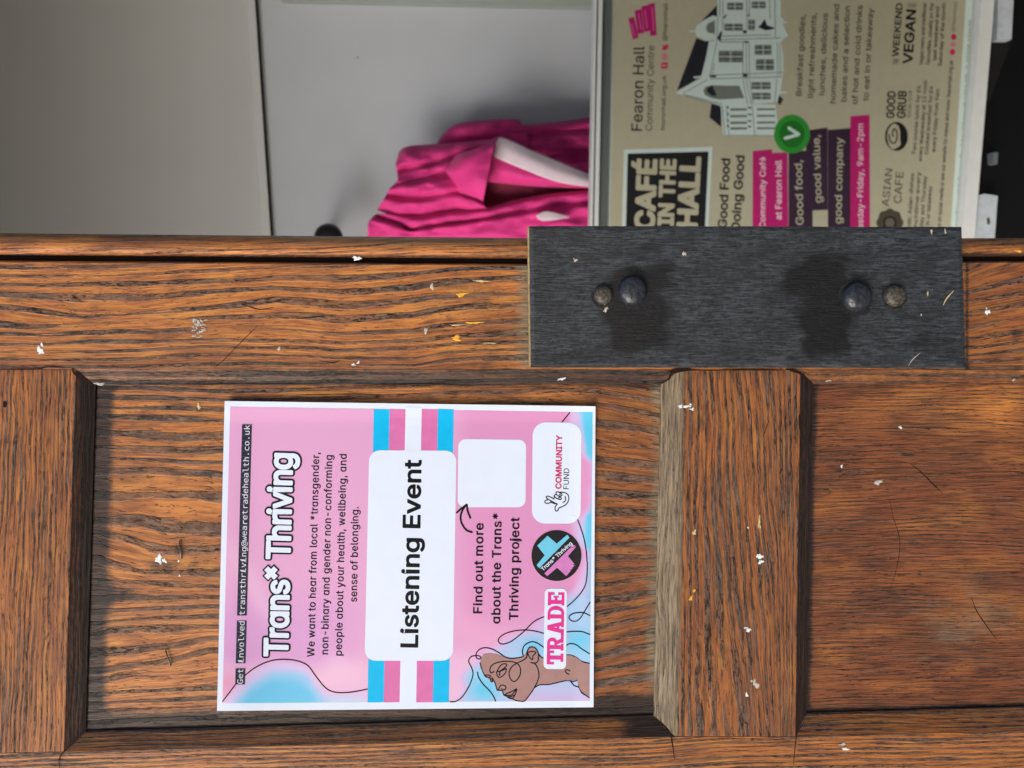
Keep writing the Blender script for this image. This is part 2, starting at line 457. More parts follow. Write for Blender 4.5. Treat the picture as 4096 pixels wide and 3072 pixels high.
PANEL_RINGS = [
    [(400, 1588), (640, 1590), (900, 1598), (2380, 1560), (2640, 1600)], [(400, 1630), (640, 1630), (880, 1636), (2380, 1612), (2640, 1662)], [(430, 1665), (600, 1668), (880, 1678), (2380, 1690), (2640, 1735)],
    [(430, 1733), (600, 1738), (760, 1742), (880, 1732), (2380, 1770), (2640, 1808)], [(420, 1800), (600, 1808), (760, 1809), (880, 1800), (2380, 1843), (2640, 1870)], [(420, 1834), (600, 1840), (800, 1845), (890, 1844), (2380, 1890), (2640, 1912)],
    [(480, 1888), (700, 1890), (890, 1895), (2380, 1960), (2640, 1978)], [(400, 1990), (780, 1980), (890, 1985), (2380, 2050), (2640, 2058)], [(400, 2086), (490, 2092), (580, 2094), (646, 2112), (880, 2126), (2380, 2120), (2640, 2122)],
    [(394, 2129), (478, 2145), (543, 2165), (594, 2190), (680, 2206), (880, 2200), (2380, 2176), (2640, 2176)], [(390, 2240), (562, 2278), (872, 2290), (2380, 2240), (2640, 2235)], [(390, 2323), (562, 2336), (743, 2342), (872, 2346), (2380, 2288), (2640, 2275)],
    [(390, 2400), (560, 2396), (872, 2394), (2380, 2340), (2640, 2318)], [(390, 2452), (517, 2446), (678, 2439), (872, 2430), (2380, 2400), (2640, 2370)], [(394, 2486), (490, 2476), (872, 2470), (2380, 2458), (2640, 2400)],
    [(390, 2536), (452, 2514), (543, 2505), (872, 2503), (2380, 2510), (2640, 2455)], [(390, 2607), (710, 2581), (840, 2556), (2380, 2560), (2640, 2510)], [(394, 2685), (517, 2665), (646, 2646), (840, 2601), (2380, 2620), (2640, 2575)],
    [(394, 2730), (536, 2704), (710, 2698), (866, 2678), (2380, 2680), (2640, 2640)], [(390, 2775), (581, 2759), (866, 2749), (2380, 2740), (2640, 2705)], [(390, 2814), (866, 2786), (2380, 2800), (2640, 2770)],
    [(390, 2850), (866, 2820), (2380, 2840), (2640, 2820)], [(390, 2890), (866, 2870), (2380, 2880), (2640, 2870)]]


def ring_index(rings, U, Vv):
    L = np.stack([np.interp(U, [p[0] for p in r], [p[1] for p in r]) for r in rings], -1)
    n = len(rings)
    lo = np.stack([L[:, 0] - 36 * k for k in range(12, 0, -1)], -1); hi = np.stack([L[:, -1] + 36 * k for k in range(1, 13)], -1)
    L = np.concatenate([lo, L, hi], -1)
    L = np.maximum.accumulate(L + np.arange(L.shape[1]) * 1e-6, axis=1)
    i = np.clip((L <= Vv[:, None]).sum(1) - 1, 0, L.shape[1] - 2)
    a = np.take_along_axis(L, i[:, None], 1)[:, 0]; c = np.take_along_axis(L, i[:, None] + 1, 1)[:, 0]
    return i + (Vv - a) / np.maximum(c - a, 1e-6) - 12


def grain(part, u, v):
    """grain coordinates in mm from picture-sheet coordinates (along, across)"""
    U, Vv = u * K, v * K
    mm = 0.1718
    n = (vnoise(U / 420 + 3, Vv / 120 + 5) - 0.5) * 2
    n_b = (vnoise(U / 170 + 8, Vv / 45 + 1) - 0.5) * 2
    if part in ('stile', 'stile_bevel'):
        q = ring_index(STILE_RINGS, U, Vv + 4 * n + 2 * n_b) * 6.0
        return np.stack([U * mm, q], -1)
    if part == 'panel':
        q = ring_index(PANEL_RINGS, U, Vv + 5 * n + 3 * n_b) * 6.6
        return np.stack([U * mm, q], -1)
    if part in ('panel_low',):
        q = Vv + 14 * n + 3 * n_b + 18 * np.sin((U - 3200) / 420)
        return np.stack([U * mm, q * mm], -1)
    if part in ('side', 'side_bevel', 'side_bevel_low', 'bead'):
        q = Vv + 0.028 * U + 12 * n + 3 * n_b
        return np.stack([U * mm, q * mm], -1)
    # rails: the grain runs across the door
    n = (vnoise(U / 110 + 13, Vv / 330 + 2) - 0.5) * 2
    n_b = (vnoise(U / 45 + 17, Vv / 120 + 7) - 0.5) * 2
    if part == 'mid':
        q = U - 0.075 * (Vv - 1500) * sstep(2760, 3000, U) * (1 - sstep(3080, 3190, U)) + 7 * n + 3 * n_b
    else:
        q = U + 0.03 * Vv + 9 * n + 4 * n_b
    return np.stack([Vv * mm, q * mm], -1)


def patch(name, part, mat, parent, rows, step=9.0, uvpart=None, back=None, smooth=False):
    """rows: list of polylines [(u, v, y), ...] with equal point counts, lofted to a grid.
    back: give the piece a real back at that depth, with closed sides."""
    rows = [np.asarray(r, float) for r in rows]
    seg = []
    for j in range(len(rows[0]) - 1):
        L = max(np.hypot(*(r[j + 1, :2] - r[j, :2])) for r in rows)
        seg.append(max(1, int(L / step)))
    fine = []
    for r in rows:
        pts = [r[0]]
        for j, n in enumerate(seg):
            for i in range(1, n + 1):
                pts.append(r[j] + (r[j + 1] - r[j]) * i / n)
        fine.append(np.array(pts))
    out = [fine[0]]
    for a, c in zip(fine[:-1], fine[1:]):
        L = np.max(np.hypot(*(c - a)[:, :2].T))
        n = max(1, int(L / step))
        for i in range(1, n + 1):
            out.append(a + (c - a) * i / n)
    G = np.array(out)
    R, C, _ = G.shape
    flat = G.reshape(-1, 3)
    verts = [P(p[0] * K, p[1] * K, p[2]) for p in flat]
    faces = [(i * C + j, i * C + j + 1, (i + 1) * C + j + 1, (i + 1) * C + j) for i in range(R - 1) for j in range(C - 1)]
    u, v = flat[:, 0], flat[:, 1]
    uv = grain(uvpart or part, u, v)
    cols = surface_tone(part, u, v)
    if back is not None:
        loop = [j for j in range(C)] + [i * C + C - 1 for i in range(1, R)] + [(R - 1) * C + j for j in range(C - 2, -1, -1)] + [i * C for i in range(R - 2, 0, -1)]
        n0 = len(verts)
        for a in loop:
            p = verts[a].copy(); p[1] = back
            verts.append(p)
        uv = np.vstack([uv, uv[loop] + np.array([0.0, 6.0])])
        cols = np.vstack([cols, cols[loop]])
        m = len(loop)
        for i in range(m):
            faces.append((loop[i], n0 + i, n0 + (i + 1) % m, loop[(i + 1) % m]))
        faces.append(tuple(range(n0, n0 + m)))
    return mk(name, verts, faces, mat, parent, smooth, uv, cols)


# ------------------------------------------------------------------ door leaf
DEP = 0.0072
L0, L1 = -420.0, 2700.0
door = empty('wooden_door', (-0.12, 0.02, -0.66), 'weathered brown oak door leaf with recessed panels and a black plate bolted on', 'door')
door['kind'] = 'thing'


def dvb(u): return 508 + 10 * min(max(u / 1141.0, 0), 1)
def dvg(u): return 560.5 + 7.5 * min(max(u / 1141.0, 0), 1) - 6 * min(max((u - 1141) / 940.0, 0), 1)


us = [L0, 0, 400, 800, 1141, 1600, 2080, L1]
stile = patch('stile', 'stile', M['stile'], door,
              [[(u, dvg(u) + 2, 0.006) for u in us], [(u, dvg(u) + 3.5, 0.0008) for u in us], [(u, dvg(u) + 6, 0.0) for u in us],
               [(u, 798, 0.0) for u in us]], back=0.038)
prof = [(-4.0, 0.030), (-1.0, 0.008), (1.5, 0.0030), (6, 0.0004), (14, -0.0013), (24, -0.0016), (32, -0.0009), (37, 0.0006), (40, 0.003), (41.5, 0.0062)]
bead = patch('edge_bead', 'bead', M['bead'], door,
             [[(u, dvb(u) + a * (dvg(u) - dvb(u)) / 50.0, y) for u in us] for a, y in prof], step=7, smooth=True)
mk('edge_groove', [P(u * K, (dvg(u) + o) * K, 0.0064) for u in us for o in (-13, 5)],
   [(2 * i, 2 * i + 1, 2 * i + 3, 2 * i + 2) for i in range(len(us) - 1)], M['scratch'], bead)
# bevelled inner edges of the stile
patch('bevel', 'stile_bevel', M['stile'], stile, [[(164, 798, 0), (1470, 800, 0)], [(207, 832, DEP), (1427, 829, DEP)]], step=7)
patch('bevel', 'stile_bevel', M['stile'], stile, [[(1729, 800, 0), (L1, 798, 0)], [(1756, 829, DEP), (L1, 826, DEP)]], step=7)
rail = patch('rail', 'rail', M['rail'], door, [[(L0, 798.6, -0.0002), (164, 798.6, -0.0002)], [(L0, 1637, -0.0002), (138, 1623, -0.0002)]], back=0.037)
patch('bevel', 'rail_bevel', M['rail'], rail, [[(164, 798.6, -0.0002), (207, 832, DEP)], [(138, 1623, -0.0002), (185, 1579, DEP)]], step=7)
mid = patch('rail', 'mid', M['mid'], door, [[(1470, 800.5, -0.0003), (1729, 800.5, -0.0003)], [(1457, 1590, -0.0003), (1718, 1591, -0.0003)]], step=7, back=0.037)
mid['label'] = 'redder middle rail with a bleached grey upper bevel'
patch('bevel', 'mid_bevel_up', M['rail'], mid, [[(1427, 829, DEP), (1470, 800.5, -0.0003)], [(1411, 1545, DEP), (1457, 1590, -0.0003)]], step=6, uvpart='rail_bevel')['label'] = 'bleached grey bevel'
patch('bevel', 'mid_bevel_down', M['rail'], mid, [[(1729, 800.5, -0.0003), (1756, 829, DEP)], [(1718, 1591, -0.0003), (1742, 1540, DEP)]], step=6, uvpart='rail_bevel')
side = patch('stile', 'side', M['side'], door,
             [[(L0, 1637.6, 0.0001), (138, 1624, 0.0001), (1457, 1591, 0.0001), (1718, 1592, 0.0001), (L1, 1567, 0.0001)],
              [(L0, 1960, 0.0001), (138, 1960, 0.0001), (1457, 1960, 0.0001), (1718, 1960, 0.0001), (L1, 1960, 0.0001)]], back=0.038)
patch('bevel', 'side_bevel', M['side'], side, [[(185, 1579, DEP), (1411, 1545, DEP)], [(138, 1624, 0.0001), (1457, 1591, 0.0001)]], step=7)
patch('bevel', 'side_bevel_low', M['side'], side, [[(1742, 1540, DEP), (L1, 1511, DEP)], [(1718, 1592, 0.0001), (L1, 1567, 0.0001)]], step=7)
PD = DEP + 0.0012
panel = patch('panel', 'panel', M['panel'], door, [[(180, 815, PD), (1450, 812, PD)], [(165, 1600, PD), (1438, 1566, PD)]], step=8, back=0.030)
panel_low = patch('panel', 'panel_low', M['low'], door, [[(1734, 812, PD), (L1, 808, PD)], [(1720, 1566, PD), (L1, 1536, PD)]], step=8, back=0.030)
panel_low['label'] = 'reddish lower panel with fine streaky grain'


# ------------------------------------------------------------------ black plate with bolts
def plate_cols(u, v):
    w1 = 26 * (vnoise(u / 30, v / 22) - .5); w2 = 22 * (vnoise(u / 24 + 9, v / 30 + 4) - .5)
    a, b = u + w1, v + w2
    d = (1.2 * soft(a, b, 1312, 1440, 648, 745, 26, 22) + 1.0 * soft(a, b, 1335, 1455, 575, 630, 28, 16) + 0.7 * blob(a, b, 1352, 752, 34, 16)
         + 1.1 * soft(a, b, 1700, 1830, 570, 630, 28, 18) + 1.1 * soft(a, b, 1735, 1832, 680, 765, 20, 18) + 0.6 * blob(a, b, 1790, 560, 70, 14)
         + 0.8 * blob(a, b, 1760, 660, 60, 40) + 0.5 * blob(a, b, 2010, 740, 60, 30) + 0.5 * blob(a, b, 1400, 535, 60, 12)
         + 0.9 * blob(u, v, 1366, 628, 44, 42) + 0.9 * blob(u, v, 1849, 641, 44, 44) + 0.4 * soft(a, b, 1140, 1300, 750, 800, 40, 14) + 0.35 * blob(a, b, 1180, 600, 40, 90))
    g = (0.5 * blob(a, b, 1245, 560, 24, 10) + 0.6 * blob(a, b, 1310, 565, 40, 10) + 0.55 * blob(a, b, 1920, 605, 24, 18) + 0.4 * blob(a, b, 1475, 542, 16, 9)
         + 0.12 * soft(a, b, 1480, 1680, 600, 760, 60, 40) + 0.4 * blob(a, b, 1950, 640, 40, 14) + 0.3 * blob(a, b, 1300, 660, 24, 14)
         + 0.45 * blob(a, b, 1480, 575, 24, 10) + 0.35 * blob(a, b, 1590, 600, 80, 50) + 0.35 * blob(a, b, 1240, 715, 40, 16) + 0.3 * blob(a, b, 1900, 690, 90, 30)
         + 0.4 * soft(u, v, 1140, 1152, 480, 800, 4, 4))
    return np.stack([np.clip(g, 0, 1), np.clip(d, 0, 1), 0 * u, 0 * u + 1], -1)


def slab(name, corners, y0, y1, mat, parent, step=8.0, bev=1.2, cols=None):
    """board with slightly eased edges; corners on the sheet: top-left, top-right, bottom-right, bottom-left"""
    tl, tr, br, bl = [np.array(c, float) for c in corners]
    nu = int(np.hypot(*(tr - tl)) / step); nv = int(np.hypot(*(bl - tl)) / step)
    G = []
    for i in range(nv + 1):
        for j in range(nu + 1):
            s, t = j / nu, i / nv
            e = min(s * nu, (1 - s) * nu, t * nv, (1 - t) * nv)
            p = (tl * (1 - s) + tr * s) * (1 - t) + (bl * (1 - s) + br * s) * t
            if e < 0.5:      # outline: wavy by a hair, a little lower
                p = p + np.array([vnoise(p[0] / 14, p[1] / 14) - 0.5, vnoise(p[0] / 11 + 5, p[1] / 17) - 0.5]) * bev
            G.append((p[0], p[1], y0 + (0.0009 if e < 0.5 else 0.0)))
    G = np.array(G)
    verts = [P(a * K, b * K, y) for a, b, y in G]
    C = nu + 1; R = nv + 1
    faces = [(i * C + j, i * C + j + 1, (i + 1) * C + j + 1, (i + 1) * C + j) for i in range(R - 1) for j in range(C - 1)]
    uv = np.stack([G[:, 0] * K * 0.1718, G[:, 1] * K * 0.1718 + 1.3 * (vnoise(G[:, 0] / 60, G[:, 1] / 25) - .5)], -1)
    cc = cols(G[:, 0], G[:, 1])
    loop = [j for j in range(C)] + [i * C + C - 1 for i in range(1, R)] + [(R - 1) * C + j for j in range(C - 2, -1, -1)] + [i * C for i in range(R - 2, 0, -1)]
    n0 = len(verts)
    for a in loop:
        p = verts[a].copy(); p[1] = y1
        verts.append(p)
    uv = np.vstack([uv, uv[loop] + 3]); cc = np.vstack([cc, cc[loop]])
    m = len(loop)
    for i in range(m):
        faces.append((loop[i], n0 + i, n0 + (i + 1) % m, loop[(i + 1) % m]))
    faces.append(tuple(range(n0, n0 + m)))
    return mk(name, verts, faces, mat, parent, False, uv, cc)


PY = -0.0095
plate = slab('meeting_plate', [(1143.5, 488), (2077, 490), (2086, 794), (1147, 793.5)], PY, -0.0022, M['black'], door, cols=plate_cols)
plate['label'] = 'black painted plate with four round bolt heads'
slab('ply_edge', [(1139.5, 491), (1160, 491), (1160, 792), (1143.0, 792)], PY + 0.003, -0.0019, M['ply'], plate, step=6, bev=0.6, cols=plate_cols)


def dome(name, cu, cv, r, h, mat, parent, y, seed):
    c = P(cu * K, cv * K, y)
    rr = np.linalg.norm(P((cu + r) * K, cv * K, y) - c)
    verts, faces = [], []
    NA, NR = 36, 9
    for i in range(NR + 1):
        a = i / NR * math.pi / 2
        for j in range(NA):
            t = j / NA * 2 * math.pi
            k = rr * math.cos(a) ** 0.62 * (1 + 0.035 * (vnoise(math.cos(t) * 1.5 + seed, math.sin(t) * 1.5 + seed + i * .3) - .5))
            verts.append((c[0] + k * math.cos(t), y - h * math.sin(a) - (0.0 if i else -0.001), c[2] + k * math.sin(t)))
    for i in range(NR):
        for j in range(NA):
            faces.append((i * NA + j, i * NA + (j + 1) % NA, (i + 1) * NA + (j + 1) % NA, (i + 1) * NA + j))
    return mk(name, verts, faces, mat, parent, True)


def seat(cu, cv, r, seed):
    c = P(cu * K, cv * K, PY - 0.0004)
    r_ = np.random.default_rng(seed); ph = r_.uniform(0, 6.28, 3)
    vs = [c]
    rr = np.linalg.norm(P((cu + r) * K, cv * K, PY) - P(cu * K, cv * K, PY))
    for t in np.linspace(0, 2 * math.pi, 40, endpoint=False):
        k = rr * (1.22 + 0.09 * math.sin(2 * t + ph[0]) + 0.06 * math.sin(5 * t + ph[1]) + 0.04 * math.sin(9 * t + ph[2]))
        vs.append((c[0] + k * math.cos(t), PY - 0.0002, c[2] + k * math.sin(t)))
    mk('bolt_seat', vs, [(0, 1 + j, 1 + (j + 1) % 40) for j in range(40)], M['seat'], plate)


M['seat'] = simple('seat_dark', srgb(30, 31, 35), 0.6, 0.3, 0.7, 600, 0, 0.0008)  # uneven dark ring around each bolt head
seat(1303, 638, 20.5, 1); seat(1366, 629, 30, 2); seat(1849, 642, 30, 3); seat(1932, 640, 22, 4)
dome('bolt_head', 1303, 637, 20.5, 0.0040, M['bolt_rust'], plate, PY, 1)['label'] = 'small greyish bolt head beside chipped paint'
dome('bolt_head', 1366, 628, 31.5, 0.0058, M['bolt'], plate, PY, 4)['label'] = 'large black bolt head with scratched side'
dome('bolt_head', 1849, 641, 31.0, 0.0066, M['bolt'], plate, PY, 9)['label'] = 'large black bolt head, domed and shiny'
dome('bolt_head', 1932, 639, 23.0, 0.0048, M['bolt_rust'], plate, PY, 13)['label'] = 'small brownish worn bolt head'


# ------------------------------------------------------------------ paint flecks, chips, scratches, staples
def fleck(cu, cv, ru, rv, mat, parent, y, seed, n=3, name='paint_fleck'):
    r_ = np.random.default_rng(seed)
    verts, faces = [], []
    for k in range(n):
        ox, oy = (0, 0) if k == 0 else (r_.normal(0, ru * 0.65), r_.normal(0, rv * 0.65))
        s = 1.0 if k == 0 else r_.uniform(0.22, 0.6)
        NA = 22
        b = len(verts)
        ph = r_.uniform(0, 6.28, 4)
        verts.append(P((cu + ox) * K, (cv + oy) * K, y - 0.0005))
        for ring, yy in ((0.72, y - 0.00045), (1.0, y + 0.0001)):
            for j in range(NA):
                t = j / NA * 2 * math.pi
                q = 1 + 0.28 * math.sin(2 * t + ph[0]) + 0.22 * math.sin(3 * t + ph[1]) + 0.16 * math.sin(5 * t + ph[2]) + 0.12 * math.sin(8 * t + ph[3])
                verts.append(P((cu + ox + ru * s * q * ring * math.cos(t)) * K, (cv + oy + rv * s * q * ring * math.sin(t)) * K, yy))
        for j in range(NA):
            faces.append((b, b + 1 + j, b + 1 + (j + 1) % NA))
            faces.append((b + 1 + j, b + 1 + NA + j, b + 1 + NA + (j + 1) % NA, b + 1 + (j + 1) % NA))
    return mk(name, verts, faces, mat, parent)


W, DW, CR, YE = M['white_paint'], M['dull_paint'], M['cream_paint'], M['yellow_paint']
for a in [(87, 757, 7, 9, W, stile, 0, 3, 3), (90, 744, 3, 4, W, stile, 0, 5, 2), (603, 753, 4, 4, DW, stile, 0, 7, 3), (770, 558, 9, 4, W, bead, 0, 9, 2),
          (215, 829, 9, 4, DW, stile, 0.003, 11, 3), (429, 877, 3.5, 7, CR, panel, PD, 13, 2), (343, 1207, 9, 8, W, panel, PD, 15, 4), (386, 1211, 2.5, 2.5, W, panel, PD, 16, 1),
          (388, 1243, 2.5, 2, W, panel, PD, 17, 1), (763, 787, 3, 3, W, stile, 0, 18, 2), (774, 783, 3, 3, W, stile, 0, 19, 2), (1470, 878, 6, 3.5, W, mid, 0, 21, 3),
          (1484, 878, 8, 4, W, mid, 0, 22, 4), (1496, 884, 4, 3, W, mid, 0, 23, 2), (1641, 1201, 8, 6, W, mid, 0, 25, 3), (1643, 1214, 6, 5, W, mid, 0, 26, 2), (1617, 1361, 8, 4, W, mid, 0, 27, 3),
          (1634, 1480, 7, 8, DW, mid, 0, 29, 5), (1613, 1501, 4, 5, W, mid, 0, 31, 2), (1616, 1140, 2, 3, W, mid, 0, 32, 1), (1215, 818, 7, 3, W, stile, 0.004, 33, 3), (2133, 674, 5, 6, W, stile, 0, 35, 3),
          (1818, 1007, 3, 3, W, panel_low, PD, 37, 1), (1897, 1042, 9, 5, DW, panel_low, PD, 39, 4), (1945, 923, 4, 3, W, panel_low, PD, 41, 1), (1822, 1607, 6, 3, DW, side, 0, 43, 2), (1826, 1618, 7, 3, W, side, 0, 44, 3),
          (997, 636, 12, 4.5, YE, stile, 0, 45, 1), (986, 730, 11, 5.5, YE, stile, 0, 47, 1), (1025, 697, 16, 3, YE, stile, 0, 49, 2), (1040, 607, 18, 2, CR, stile, 0, 51, 3), (985, 702, 14, 1.6, CR, stile, 0, 52, 2),
          (1060, 741, 14, 1.2, CR, stile, 0, 53, 2), (933, 619, 5, 6, DW, stile, 0, 55, 1), (920, 714, 5, 6, DW, stile, 0, 57, 1), (1493, 1292, 4, 5, YE, mid, 0, 59, 5), (1500, 1275, 3, 4, YE, mid, 0, 60, 3),
          (1500, 1150, 4, 8, CR, mid, 0.0, 61, 1), (1640, 1128, 3, 15, CR, mid, 0, 63, 2), (2200, 542, 9, 3, YE, bead, -0.001, 65, 1), (1306, 653, 4, 4, CR, plate, PY, 67, 3), (1309, 668, 4, 5, DW, plate, PY, 69, 4),
          (2004, 634, 1.5, 7, CR, plate, PY, 71, 1), (1990, 680, 2, 2, DW, plate, PY, 72, 1), (1244, 562, 4, 3, DW, plate, PY, 73, 3), (1478, 548, 4, 5, DW, plate, PY, 75, 3), (2012, 500, 3, 4, DW, plate, PY, 77, 2), (2042, 500, 2, 5, DW, plate, PY, 79, 1),
          (2190, 820, 3, 3, DW, stile, 0.004, 81, 1), (1790, 822, 5, 2, DW, stile, 0.005, 83, 2)]:
    fleck(*a)
r_ = np.random.default_rng(5)
for k in range(34):      # the scrubbed-off sticker remains
    a, b = r_.normal(0, 9), r_.normal(0, 12)
    fleck(428 + a, 706 + b, r_.uniform(2, 5), r_.uniform(1, 3), DW, stile, 0, 100 + k, 2)


def scratch(pts, wd, mat, parent, y, name='scratch'):
    p = catmull([(a, b) for a, b in pts], max(2, 8 * len(pts)))
    verts, faces = [], []
    for i in range(len(p)):
        t = p[min(i + 1, len(p) - 1)] - p[max(i - 1, 0)]
        t = t / np.linalg.norm(t)
        nn = np.array([-t[1], t[0]])
        ww = wd * (0.35 + 0.65 * math.sin(math.pi * (i + 0.4) / len(p))) * (0.7 + 0.6 * vnoise(p[i][0] / 5, p[i][1] / 5))
        for s in (-1, 1):
            a = p[i] + nn * ww * s
            verts.append(P(a[0] * K, a[1] * K, y - 0.00012))
    for i in range(len(p) - 1):
        faces.append((2 * i, 2 * i + 1, 2 * i + 3, 2 * i + 2))
    return mk(name, verts, faces, mat, parent)


scratch([(556, 704), (535, 725), (508, 752), (485, 776), (462, 796)], 0.9, M['scratch'], stile, 0)
scratch([(1966, 1001), (1990, 1020), (2012, 1042), (2036, 1066)], 1.3, M['scratch'], panel_low, PD)
scratch([(1921, 1075), (1929, 1115), (1944, 1170), (1936, 1230), (1922, 1275)], 0.7, M['scratch'], panel_low, PD)
scratch([(2098, 1290), (2110, 1320), (2130, 1350), (2155, 1384)], 1.2, M['scratch'], panel_low, PD)
scratch([(1661, 908), (1655, 925), (1648, 945)], 1.0, M['scratch'], mid, -0.0003)
scratch([(1727, 895), (1728, 915), (1731, 938)], 2.6, M['scratch'], mid, -0.0003, 'split')
scratch([(2060, 628), (2045, 645), (2037, 660)], 1.1, CR, plate, PY)
scratch([(1988, 762), (1972, 776), (1962, 790)], 0.9, DW, plate, PY)
scratch([(10, 866), (11, 872), (10, 880)], 4, M['scratch'], rail, -0.0002, 'nail_hole')
scratch([(155, 796), (160, 806), (172, 816), (190, 826), (206, 834)], 2.8, M['scratch'], stile, -0.0006, 'split')
scratch([(1428, 829), (1445, 818), (1452, 806), (1475, 801), (1500, 799)], 2.3, M['scratch'], stile, -0.0006, 'split')
scratch([(1697, 797), (1712, 800), (1728, 806), (1742, 818), (1756, 830)], 3.4, M['scratch'], stile, -0.0006, 'split')
scratch([(1411, 1546), (1430, 1562), (1446, 1580), (1452, 1605), (1457, 1640)], 1.4, M['scratch'], side, -0.0006, 'split')
scratch([(1742, 1541), (1735, 1562), (1722, 1585), (1717, 1620), (1714, 1655)], 1.0, M['scratch'], side, -0.0006, 'split')
scratch([(185, 1580), (165, 1600), (142, 1620), (128, 1640), (130, 1670)], 1.4, M['scratch'], side, -0.0006, 'split')
for pts in ([(300, 829), (420, 830), (560, 829), (700, 831)], [(760, 833), (900, 829), (1040, 832)], [(640, 853), (760, 851), (830, 853)]):
    scratch(pts, 1.1, M['scratch'], stile, 0.0065, 'split')
for pts in ([(690, 779), (720, 783), (735, 778)], [(730, 604), (760, 601)], [(520, 656), (560, 668), (590, 664)], [(640, 688), (700, 683)]):
    scratch(pts, 1.2, M['scratch'], stile, 0)


scratch([(-60, 797), (40, 797.5), (90, 796), (96, 793), (150, 794), (160, 797)], 1.3, M['scratch'], stile, -0.0006, 'split')
scratch([(1560, 799), (1610, 797), (1690, 797)], 1.0, M['scratch'], stile, -0.0006, 'split')
scratch([(1440, 806), (1462, 799), (1492, 797)], 2.6, M['scratch'], stile, -0.0007, 'split')


def staple(a, b, lift):
    """thin bent wire standing a little off the panel"""
    pts = [(a[0], a[1], PD + 0.001), (a[0], a[1], PD - lift), (b[0], b[1], PD - lift), (b[0], b[1], PD + 0.001)]
    p3 = [P(u * K, v * K, y) for u, v, y in pts]
    verts, faces = [], []
    R = 0.00045
    for i, c in enumerate(p3):
        t = p3[min(i + 1, 3)] - p3[max(i - 1, 0)]
        t /= np.linalg.norm(t)
        x = np.cross(t, [0.3, 0.2, 0.93]); x /= np.linalg.norm(x)
        z = np.cross(t, x)
        for j in range(6):
            an = j / 6 * 2 * math.pi
            verts.append(c + R * (math.cos(an) * x + math.sin(an) * z))
    for i in range(3):
        for j in range(6):
            faces.append((i * 6 + j, i * 6 + (j + 1) % 6, (i + 1) * 6 + (j + 1) % 6, (i + 1) * 6 + j))
    return mk('staple', verts, faces, M['steel'], panel, True)


staple((388, 1169), (391, 1207), 0.0012)
staple((358, 1405), (368, 1438), 0.0016)

# ------------------------------------------------------------------ lettering and print
FD = os.path.join(bpy.utils.resource_path('LOCAL'), 'datafiles', 'fonts')


def font(fn):
    try:
        return bpy.data.fonts.load(os.path.join(FD, fn), check_existing=True)
    except Exception:
        return None


FONT = {'sans': font('Inter.woff2'), 'mono': font('DejaVuSansMono.woff2')}
_cap = {}


def curve_of(s, fk):
    cu = bpy.data.curves.new('lettering', 'FONT')
    cu.body = s
    if FONT[fk]: cu.font = FONT[fk]
    cu.size = 1.0
    ob = bpy.data.objects.new('lettering', cu)
    COL.objects.link(ob)
    bpy.context.view_layer.update()
    c2_ = ob.to_curve(bpy.context.evaluated_depsgraph_get(), apply_modifiers=False)
    loops = []
    for sp in c2_.splines:
        pts = []
        if sp.type == 'BEZIER':
            bp_ = sp.bezier_points; n = len(bp_)
            for i in range(n):
                a, b = bp_[i], bp_[(i + 1) % n]
                p0, p1, p2, p3 = [np.array(q[:2]) for q in (a.co, a.handle_right, b.handle_left, b.co)]
                straight = abs(np.cross(p1 - p0, p3 - p0)) + abs(np.cross(p2 - p0, p3 - p0)) < 1e-7
                for t in ([0.0] if straight else np.linspace(0, 1, 7)[:-1]):
                    pts.append((1 - t) ** 3 * p0 + 3 * (1 - t) ** 2 * t * p1 + 3 * (1 - t) * t * t * p2 + t ** 3 * p3)
        else:
            pts = [np.array(q.co[:2]) for q in sp.points]
        if len(pts) > 2: loops.append(np.array(pts))
    ob.to_curve_clear()
    bpy.data.objects.remove(ob); bpy.data.curves.remove(cu)
    return loops


def width_of(s, fk):
    L = np.vstack(curve_of(s, fk))
    return L[:, 0].max() - L[:, 0].min()


_adv, _gl = {}, {}


def advance(c, fk):
    if (c, fk) not in _adv:
        if ('HH', fk) not in _adv: _adv[('HH', fk)] = width_of('HH', fk)
        _adv[(c, fk)] = width_of('H' + c + 'H', fk) - _adv[('HH', fk)]
    return _adv[(c, fk)]


def contours(f, x, y):
    """closed outlines of f > 0 on a grid"""
    nx, ny = f.shape
    seg = {}
    def pt(i, j, k, l):
        a, b = f[i, j], f[k, l]
        t = a / (a - b)
        return (x[i] + (x[k] - x[i]) * t, y[j] + (y[l] - y[j]) * t)
    ins = f > 0
    cells = np.argwhere(~((ins[:-1, :-1] == ins[1:, :-1]) & (ins[:-1, :-1] == ins[:-1, 1:]) & (ins[:-1, :-1] == ins[1:, 1:])))
    P_ = {}
    for i, j in cells:
        c = [(i, j), (i + 1, j), (i + 1, j + 1), (i, j + 1)]
        ed = []
        for k in range(4):
            a, b = c[k], c[(k + 1) % 4]
            if ins[a] != ins[b]:
                key = (min(a, b), max(a, b))
                if key not in P_: P_[key] = pt(*key[0], *key[1])
                ed.append((key, ins[a]))         # ins[a] True: leaving the inside
        outs = [k for k, s in ed if s]; inn = [k for k, s in ed if not s]
        if len(ed) == 2: seg[outs[0]] = inn[0]
        else:
            ks = [k for k, s in ed]; ss = [s for k, s in ed]
            for q in range(4):
                if ss[q]: seg[ks[q]] = ks[(q + 3) % 4] if f[c[0]] + f[c[1]] + f[c[2]] + f[c[3]] < 0 else ks[(q + 1) % 4]
    loops, done = [], set()
    for s in list(seg):
        if s in done: continue
        L, k = [], s
        while k in seg and k not in done:
            done.add(k); L.append(P_[k]); k = seg[k]
        if len(L) > 3: loops.append(np.array(L))
    return loops


